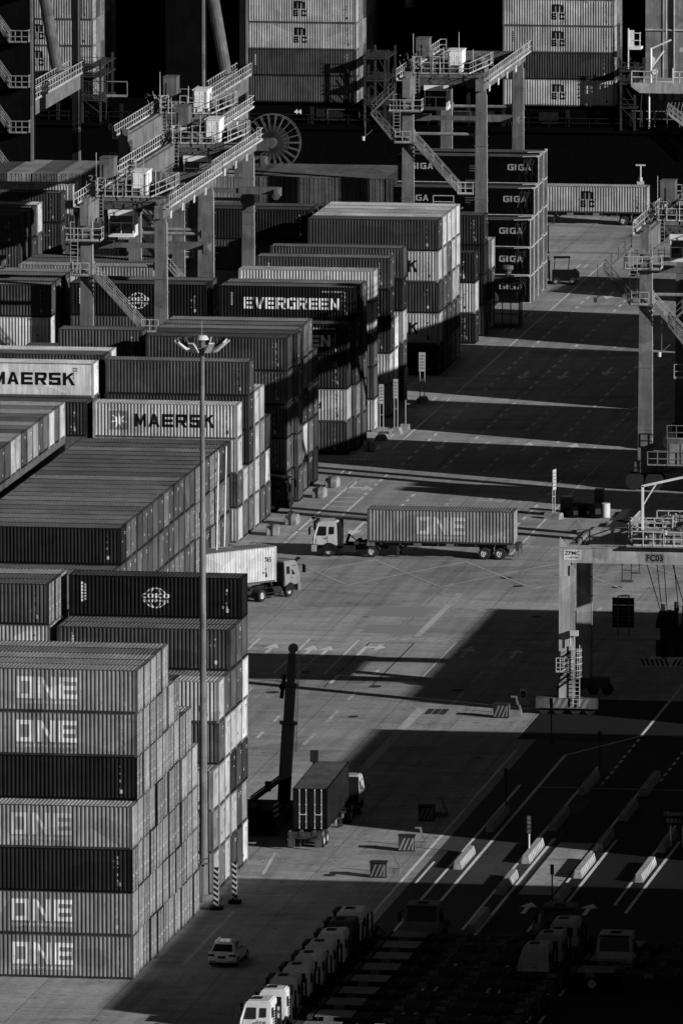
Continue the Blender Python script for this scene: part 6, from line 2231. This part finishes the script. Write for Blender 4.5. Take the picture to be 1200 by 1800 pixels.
def plain_pole(x, y, h, lab):
    root = thing('marker_pole', lab, 'pole', (x, y, 0), 0, 'thin poles along the kerb')
    mb = MB(); mb.tube((0,0,0.3), (0,0,h), 0.05, 8); mb.box(-0.05, 0.4, -0.03, 0.03, h-0.4, h-0.3)
    build(mb, 'pole', CLEAN, root, tone=0.35)
    mb = MB(); mb.box(-0.4, 0.4, -0.5, 0.5, 0, 0.45)
    build(mb, 'foot', BLOCKC, root)
plain_pole(-23.0, 278.0, 2.6, 'thin pole just beyond the pair of white signs')
plain_pole(-26.0, 291.0, 3.9, 'thin pole left of the far white sign')

# sign with two lines of characters over the right lane
root = thing('gate_sign', 'dark signboard on two white posts with two lines of characters', 'sign', (28.6, 57.5, 0))
mb = MB(); mb.box(-0.75, 1.1, -0.05, 0.02, 1.55, 2.75)
bd = build(mb, 'board', PAINT, root, tone=0.025)
mb = MB()
for s, w, z in (('只限20/40/45尺', 1.45, 2.22), ('重箱进入', 1.1, 1.75)):
    for pz in text_polys(s, w, 0.32, 0.17-w/2, z, 0.008):
        mb.poly([(a, -0.056, b) for a, b in pz])
build(mb, 'lettering', LETTER, bd, tone=0.40)
mb = MB()
for xx in (-0.05, 0.85): mb.tube((xx, 0.08, 0), (xx, 0.08, 2.7), 0.07, 8)
build(mb, 'posts', CLEAN, root, tone=0.8)
root = thing('lane_sign', 'small upright dark sign on a white post above the sunlit barrier', 'sign', (19.4, 51.0, 0))
mb = MB(); mb.tube((0,0,0.8), (0,0,3.0), 0.06, 8); build(mb, 'post', CLEAN, root, tone=0.75)
mb = MB(); mb.box(-0.17, 0.17, -0.1, -0.06, 1.85, 3.15); bd = build(mb, 'board', PAINT, root, tone=0.03)
mb = MB()
for k, s in enumerate('重箱车道'):
    for pz in text_polys(s, 0.24, 0.24, -0.12, 2.83-0.31*k, 0.0): mb.poly([(a, -0.105, b) for a, b in pz])
build(mb, 'lettering', LETTER, bd, tone=0.28)
for (x, y, lab) in ((15.1, 70, 'thin dark post on the left island'), (19.5, 88, 'thin dark post on the second island'), (23.9, 29.8, 'thin dark post by the nearest barrier of the third island'), (13.9, 103, 'thin grey post below the low crane')):
    root = thing('lane_post', lab, 'post', (x, y, 0), 0, 'thin posts on the lane islands')
    mb = MB(); mb.tube((0,0,0), (0,0,3.2), 0.05, 8); mb.box(-0.2, 0.2, -0.2, 0.2, 0, 0.12); mb.box(-0.12, 0.12, -0.04, 0.04, 2.6, 3.3); build(mb, 'post', PAINT, root, tone=0.05)

# gate barriers by the kerb of the gate road
def gate_barrier(x, y, label, rz, arm):
    root = thing('gate_barrier', label, 'gate barrier', (x, y, 0), rz, 'striped gate barriers')
    mb = MB(); mb.box(-0.55, 0.55, -0.4, 0.4, 0, 1.05); mb.box(-0.6, 0.6, -0.45, 0.45, 1.05, 1.12)
    bx = build(mb, 'housing', PAINT, root, tone=0.03)
    mb = MB()
    for k in range(4):
        xx = -0.55+k*0.3
        mb.poly([(xx,-0.405,0.1),(xx+0.14,-0.405,0.1),(min(0.55,xx+0.5),-0.405,0.95),(xx+0.36 if xx+0.36 < .55 else .5,-0.405,0.95)])
    for k in range(3):
        yy = -0.34+k*0.26
        mb.poly([(0.605,yy,0.12),(0.605,yy+0.13,0.12),(0.605,yy+0.13,1.0),(0.605,yy,1.0)])
    build(mb, 'stripes', LETTER, bx, tone=0.20)
    mb = MB()
    for k in range(5):
        t0, t1 = k/5, (k+1)/5
        p0 = (0.9+0.35*t0, 1.6, 1.35-1.2*t0-0.2*math.sin(t0*6)); p1 = (0.9+0.35*t1, 1.6, 1.35-1.2*t1-0.2*math.sin(t1*6))
        mb.bar(p0, p1, 0.14)
    mb.bar((0.5, 1.6, 1.36), (0.95, 1.6, 1.36), 0.12); mb.box(0.3, 1.3, 1.35, 1.85, 0, 0.35)
    build(mb, 'swing_post', PAINT, root, tone=0.20)
    if arm:
        mb = MB(); mb.bar((-0.7, -2.2, 0.7), (0.5, 1.6, 1.0), 0.12); mb.box(-1.0, -0.5, -2.6, -2.0, 0, 0.75)
        build(mb, 'arm', PAINT, root, tone=0.25)
gate_barrier(10.4, 53.4, 'striped gate barrier box farther along the gate road', 0.1, False)
gate_barrier(10.1, 42.2, 'striped gate barrier box by the kerb, nearer us', 0.0, False)
gate_barrier(9.9, 66.5, 'shaded gate barrier above the striped ones', 0.0, False)
gate_barrier(8.6, 114.2, 'gate barrier box left of the low crane foot', 0.0, False)
root = thing('warning_lamp', 'small white lamp box on the kerb left of the low crane foot', 'lamp', (9.4, 120.5, 0))
mb = MB(); mb.box(-0.5, 0.5, -0.3, 0.3, 0, 0.35); mb.box(-0.25, 0.25, -0.2, 0.2, 0.35, 1.25); build(mb, 'box', CLEAN, root, tone=0.5)
mb = MB(); mb.box(-0.18, 0.18, -0.212, -0.2, 0.6, 1.1); build(mb, 'window', GLASS, root)

# back of a large signboard beside the low crane
root = thing('signboard', 'black back of a large signboard on two posts under the low crane', 'sign', (12.35, 156.5, 0))
mb = MB()
for k in range(4): mb.box(-0.87, 0.87, -0.02, 0.04, 0.7+0.6*k, 1.28+0.6*k)
build(mb, 'board', PAINT, root, tone=0.02)
mb = MB()
for xx in (-0.42, 0.46): mb.tube((xx, -0.08, 0), (xx, -0.08, 3.2), 0.05, 8)
for k in range(4): mb.box(-0.87, 0.87, -0.06, -0.03, 0.95+0.6*k, 1.0+0.6*k)
build(mb, 'posts', PAINT, root, tone=0.14)

# heap of wrapped gear and a white drum by the narrow sign
root = thing('gear_heap', 'heap of black wrapped gear beside the narrow sign and white drum', 'gear heap', (0.0, 224.0, 0))
mb = MB()
rr = random.Random(12)
for k in range(9):
    x, y, s_ = -0.9+rr.random()*2.4, -0.8+rr.random()*1.6, 0.4+rr.random()*0.45
    mb.lathe([(0, s_*1.7), (s_*0.5, s_*1.6), (s_*0.9, s_*1.1), (s_, s_*0.5), (s_*0.8, 0)], 9, (x, y, 0))
mb.box(-1.7, -0.7, -0.6, 0.5, 0, 1.7); mb.box(1.0, 1.8, 1.0, 1.8, 0, 2.2)
build(mb, 'heap', TARP, root)
root = thing('white_drum', 'small white drum standing at the right of the black gear heap', 'drum', (2.2, 223.4, 0))
mb = MB(); mb.lathe([(0,1.25),(0.34,1.25),(0.36,1.2),(0.36,0.85),(0.38,0.83),(0.36,0.81),(0.36,0.05),(0,0.0)], 16); build(mb, 'drum', CLEAN, root, tone=0.6)
root = thing('tarpaulin_sheets', 'black sheeting laid flat on the ground right of the gear heap', 'sheeting', (4.6, 215, 0))
rr = random.Random(6)
for (x0, x1, y0, y1) in ((-1.5, 3.0, 5.5, 12.0), (-1.9, 1.8, -2.6, 4.8), (1.9, 4.2, -1.0, 5.0)):
    mb = MB()
    for k in range(6):
        xa, xb = x0+(x1-x0)*k/6, x0+(x1-x0)*(k+1)/6
        za, zb = 0.1+0.12*math.sin(k*1.7), 0.1+0.12*math.sin((k+1)*1.7)
        mb.hexa([(xa,y0,0.02),(xb,y0,0.02),(xb,y1,0.02),(xa,y1,0.02)], [(xa,y0,za+.06),(xb,y0,zb+.06),(xb,y1,zb+.1),(xa,y1,za+.1)])
    build(mb, 'sheet', TARP, root)
root = thing('pallet_pile', 'low pile of pale boards in front of the black sheeting', 'board pile', (1.9, 214.5, 0))
mb = MB()
for k in range(7): mb.box(-1.3, 1.5, -0.8+0.25*k, -0.6+0.25*k, 0.1*(k % 2), 0.1*(k % 2)+0.09)
build(mb, 'boards', PAINT, root, tone=0.34)

# forklift at the end of the road, dark tractor between the blocks
def forklift(x, y):
    root = thing('forklift', 'black forklift parked beside the far end of the wrapped cargo', 'forklift', (x, y, 0), R(8))
    mb = MB(); mb.box(-0.6, 1.9, -0.65, 0.65, 0.35, 1.35); mb.prism([(1.2,1.3),(2.1,0.5),(2.1,1.1),(1.7,1.45)], 'y', -0.6, 0.6); build(mb, 'body', PAINT, root, tone=0.008)
    mb = MB()
    for a, b in ((-0.4, -0.6), (-0.4, 0.6), (1.0, -0.6), (1.0, 0.6)): mb.bar((a, b, 1.3), (a+0.1, b, 2.6), 0.07)
    mb.box(-0.45, 1.2, -0.68, 0.68, 2.6, 2.68); build(mb, 'guard', PAINT, root, tone=0.015)
    mb = MB()
    for yy in (-0.35, 0.35): mb.bar((-0.85, yy, 0.1), (-0.85, yy, 2.3), 0.12)
    mb.bar((-0.85, -0.35, 1.2), (-0.85, 0.35, 1.2), 0.1); mb.box(-2.0, -0.85, -0.4, -0.28, 0.1, 0.16); mb.box(-2.0, -0.85, 0.28, 0.4, 0.1, 0.16); build(mb, 'mast', PAINT, root, tone=0.012)
    for xx in (-0.2, 1.4):
        for s in (-1, 1): link('wheel', wheel_mesh(0.35, 0.24), root, (xx, s*0.62, 0.35))
forklift(-24.2, 388.5)
truck('terminal_tractor', 'dark tractor unit parked in the gap between two blocks', (-24.9, 224.0, 0), 0.0, 0.02, None)
root = thing('reflector_pole', 'short white pole in front of the dark tractor in the gap', 'pole', (-24.6, 222.7, 0))
mb = MB(); mb.tube((0,0,0.1), (0,0,2.4), 0.07, 8); mb.box(-0.25,0.25,-0.25,0.25,0,0.12); build(mb, 'pole', CLEAN, root, tone=0.5)
# two pale lashing poles leaning on the long stack
for k, (y, lab) in enumerate(((175.6, 'long white pole leaning on the long stack, left one'), (179.4, 'long white pole leaning on the long stack, right one'))):
    root = thing('leaning_pole', lab, 'pole', (XT+0.06, y, 0), 0, 'white poles leaning on the long stack')
    mb = MB(); mb.tube((1.0, -7.5, 0.0), (0.05, 0, 11.4), 0.06, 8); build(mb, 'pole', CLEAN, root, tone=0.72)
# quay side lamp and bollard, floodlit box on the quay road
root = thing('quay_lamp', 'small white lamp on the quay behind the initialled trailer', 'lamp', (-23.4, 446, 0))
mb = MB(); mb.tube((0,0,0), (0,0,5.6), 0.09, 8); mb.box(-0.5, 0.5, -0.08, 0.08, 5.5, 5.65); mb.box(-0.35, 0.35, -0.1, 0.1, 3.5, 3.9); mb.tube((0,0,3.9),(0,0,4.3),0.2,8); build(mb, 'post', CLEAN, root, tone=0.5)
root = thing('kerb_block', 'pale block lying on the quay at the end of the trailer', 'block', (-21.2, 445.5, 0))
mb = MB(); mb.box(-0.3, 2.6, -0.4, 0.4, 0, 0.7); build(mb, 'block', PAINT, root, tone=0.34)
mb = MB(); mb.box(2.6, 3.4, -0.3, 0.3, 0, 0.5); build(mb, 'end_piece', PAINT, root, tone=0.1)
# equipment at the corner of the dark block: small work frame with a lamp
root = thing('work_frame', 'caged work frame with a white lamp beside the dark block', 'work frame', (-24.3, 353.5, 0))
mb = MB()
mb.rail([(-1.2,-1,0.2),(1.2,-1,0.2),(1.2,1,0.2)], 3.4, 0.05, 0.9, 3); mb.rail([(-1.2,-1,3.6),(1.2,-1,3.6)], 1.2, 0.05, 0.8, 2); mb.box(-1.3,1.3,-1.1,1.1,0,0.25)
build(mb, 'frame', PAINT, root, tone=0.10)
mb = MB(); mb.lathe([(0,5.9),(0.5,5.9),(0.55,5.6),(0.3,5.3),(0.28,4.6),(0,4.5)], 12, (0,0,0)); build(mb, 'lamp', CLEAN, root, tone=0.12)

# ------------------------------------------------------------------ stacks of the right-hand yard, outside the picture: they throw the long shadows
# (x of the road-side ends, far x, near y, far y, tiers, turn of the block in degrees)
for (x0, x1, y0, y1, h, turn) in ((55.0, 150, -36.0, 15.4, 7, 0), (55.0, 150, 40.6, 82.4, 7, 0), (55.0, 150, 98.2, 144.8, 7, 0),
                                  (22.5, 100, 220.0, 226.4, 5, -10), (11.8, 100, 238.8, 253.5, 5, -10), (11.6, 100, 263.3, 278.6, 6, -10), (11.5, 100, 289.0, 319.5, 6, -10), (11.0, 100, 330.0, 347.5, 6, -10), (8.6, 60, 367.4, 381.0, 4, -6)):
    n = round((y1-y0)/2.6)
    px_, py_ = x0, y1
    ct, st_ = math.cos(R(turn)), math.sin(R(turn))
    for k in range(n):
        y = y0+(y1-y0)*k/n
        x = x0
        while x < x1:
            for j in range(h):
                FILLR.append((x-px_, x-px_+12.1, y-py_, y-py_+2.44, j*CH, j*CH+CH-0.02, px_, py_, ct, st_))
            x += 12.6

# ------------------------------------------------------------------ joined meshes of the hidden and farthest containers
mb = MB()
for b in FILL:
    mb.box(b[0], b[1], b[2], b[3], b[4]+0.02, b[5])
for (a, b, c, d, z0, z1, px_, py_, ct, st_) in FILLR:
    q = [(a,c), (b,c), (b,d), (a,d)]
    q = [(px_+u*ct-v*st_, py_+u*st_+v*ct) for u, v in q]
    mb.hexa([(u, v, z0+0.02) for u, v in q], [(u, v, z1) for u, v in q])
stuff(build(mb, 'stacked_containers', PAINT, tone=0.12), 'containers standing inside and beyond the visible stacks')
import numpy as np
def join_far():
    groups = {}
    for (x, y, z, cls, end, rz, L, H) in STUFF:
        t = tone_of(cls)
        k = 9 if t < .008 else 0 if t < .035 else 1 if t < .08 else 2 if t < .16 else 3
        groups.setdefault(k, []).append((x, y, z, t, end, rz, L, H))
    for k, lst in groups.items():
        V, F, off = [], [], 0
        tm = sum(q[3] for q in lst)/len(lst)
        for (x, y, z, t, end, rz, L, H) in lst:
            c, s = math.cos(rz), math.sin(rz)
            kinds = ['frame', 'roof', 'side'] + (['door_a', 'door_b'] if end == 'door' else ['end'])
            for kd in kinds:
                me = cmesh(kd, L, H)
                a = np.empty(len(me.vertices)*3, dtype=np.float32)
                me.vertices.foreach_get('co', a)
                a = a.reshape(-1, 3)
                b = np.empty_like(a)
                b[:,0] = a[:,0]*c-a[:,1]*s+x; b[:,1] = a[:,0]*s+a[:,1]*c+y; b[:,2] = a[:,2]+z
                V.append(b)
                F += [tuple(i+off for i in p.vertices) for p in me.polygons]
                off += len(a)
            bx = MB(); bx.box(-L+0.05, -0.08, 0.06, CW-0.01, 0.05, H-0.06)
            b = np.array([(q[0]*c-q[1]*s+x, q[0]*s+q[1]*c+y, q[2]+z) for q in bx.v], dtype=np.float32)
            V.append(b); F += [tuple(i+off for i in f_) for f_ in bx.f]; off += 8
        V = np.concatenate(V)
        me = bpy.data.meshes.new('far_containers')
        me.from_pydata(V.tolist(), [], F)
        me.materials.append(PAINT); me.update()
        stuff(link('far_containers', me, tone=tm), 'containers too far off to count one by one')
join_far()
print('containers', NCONT[0], 'objects', len(bpy.data.objects))
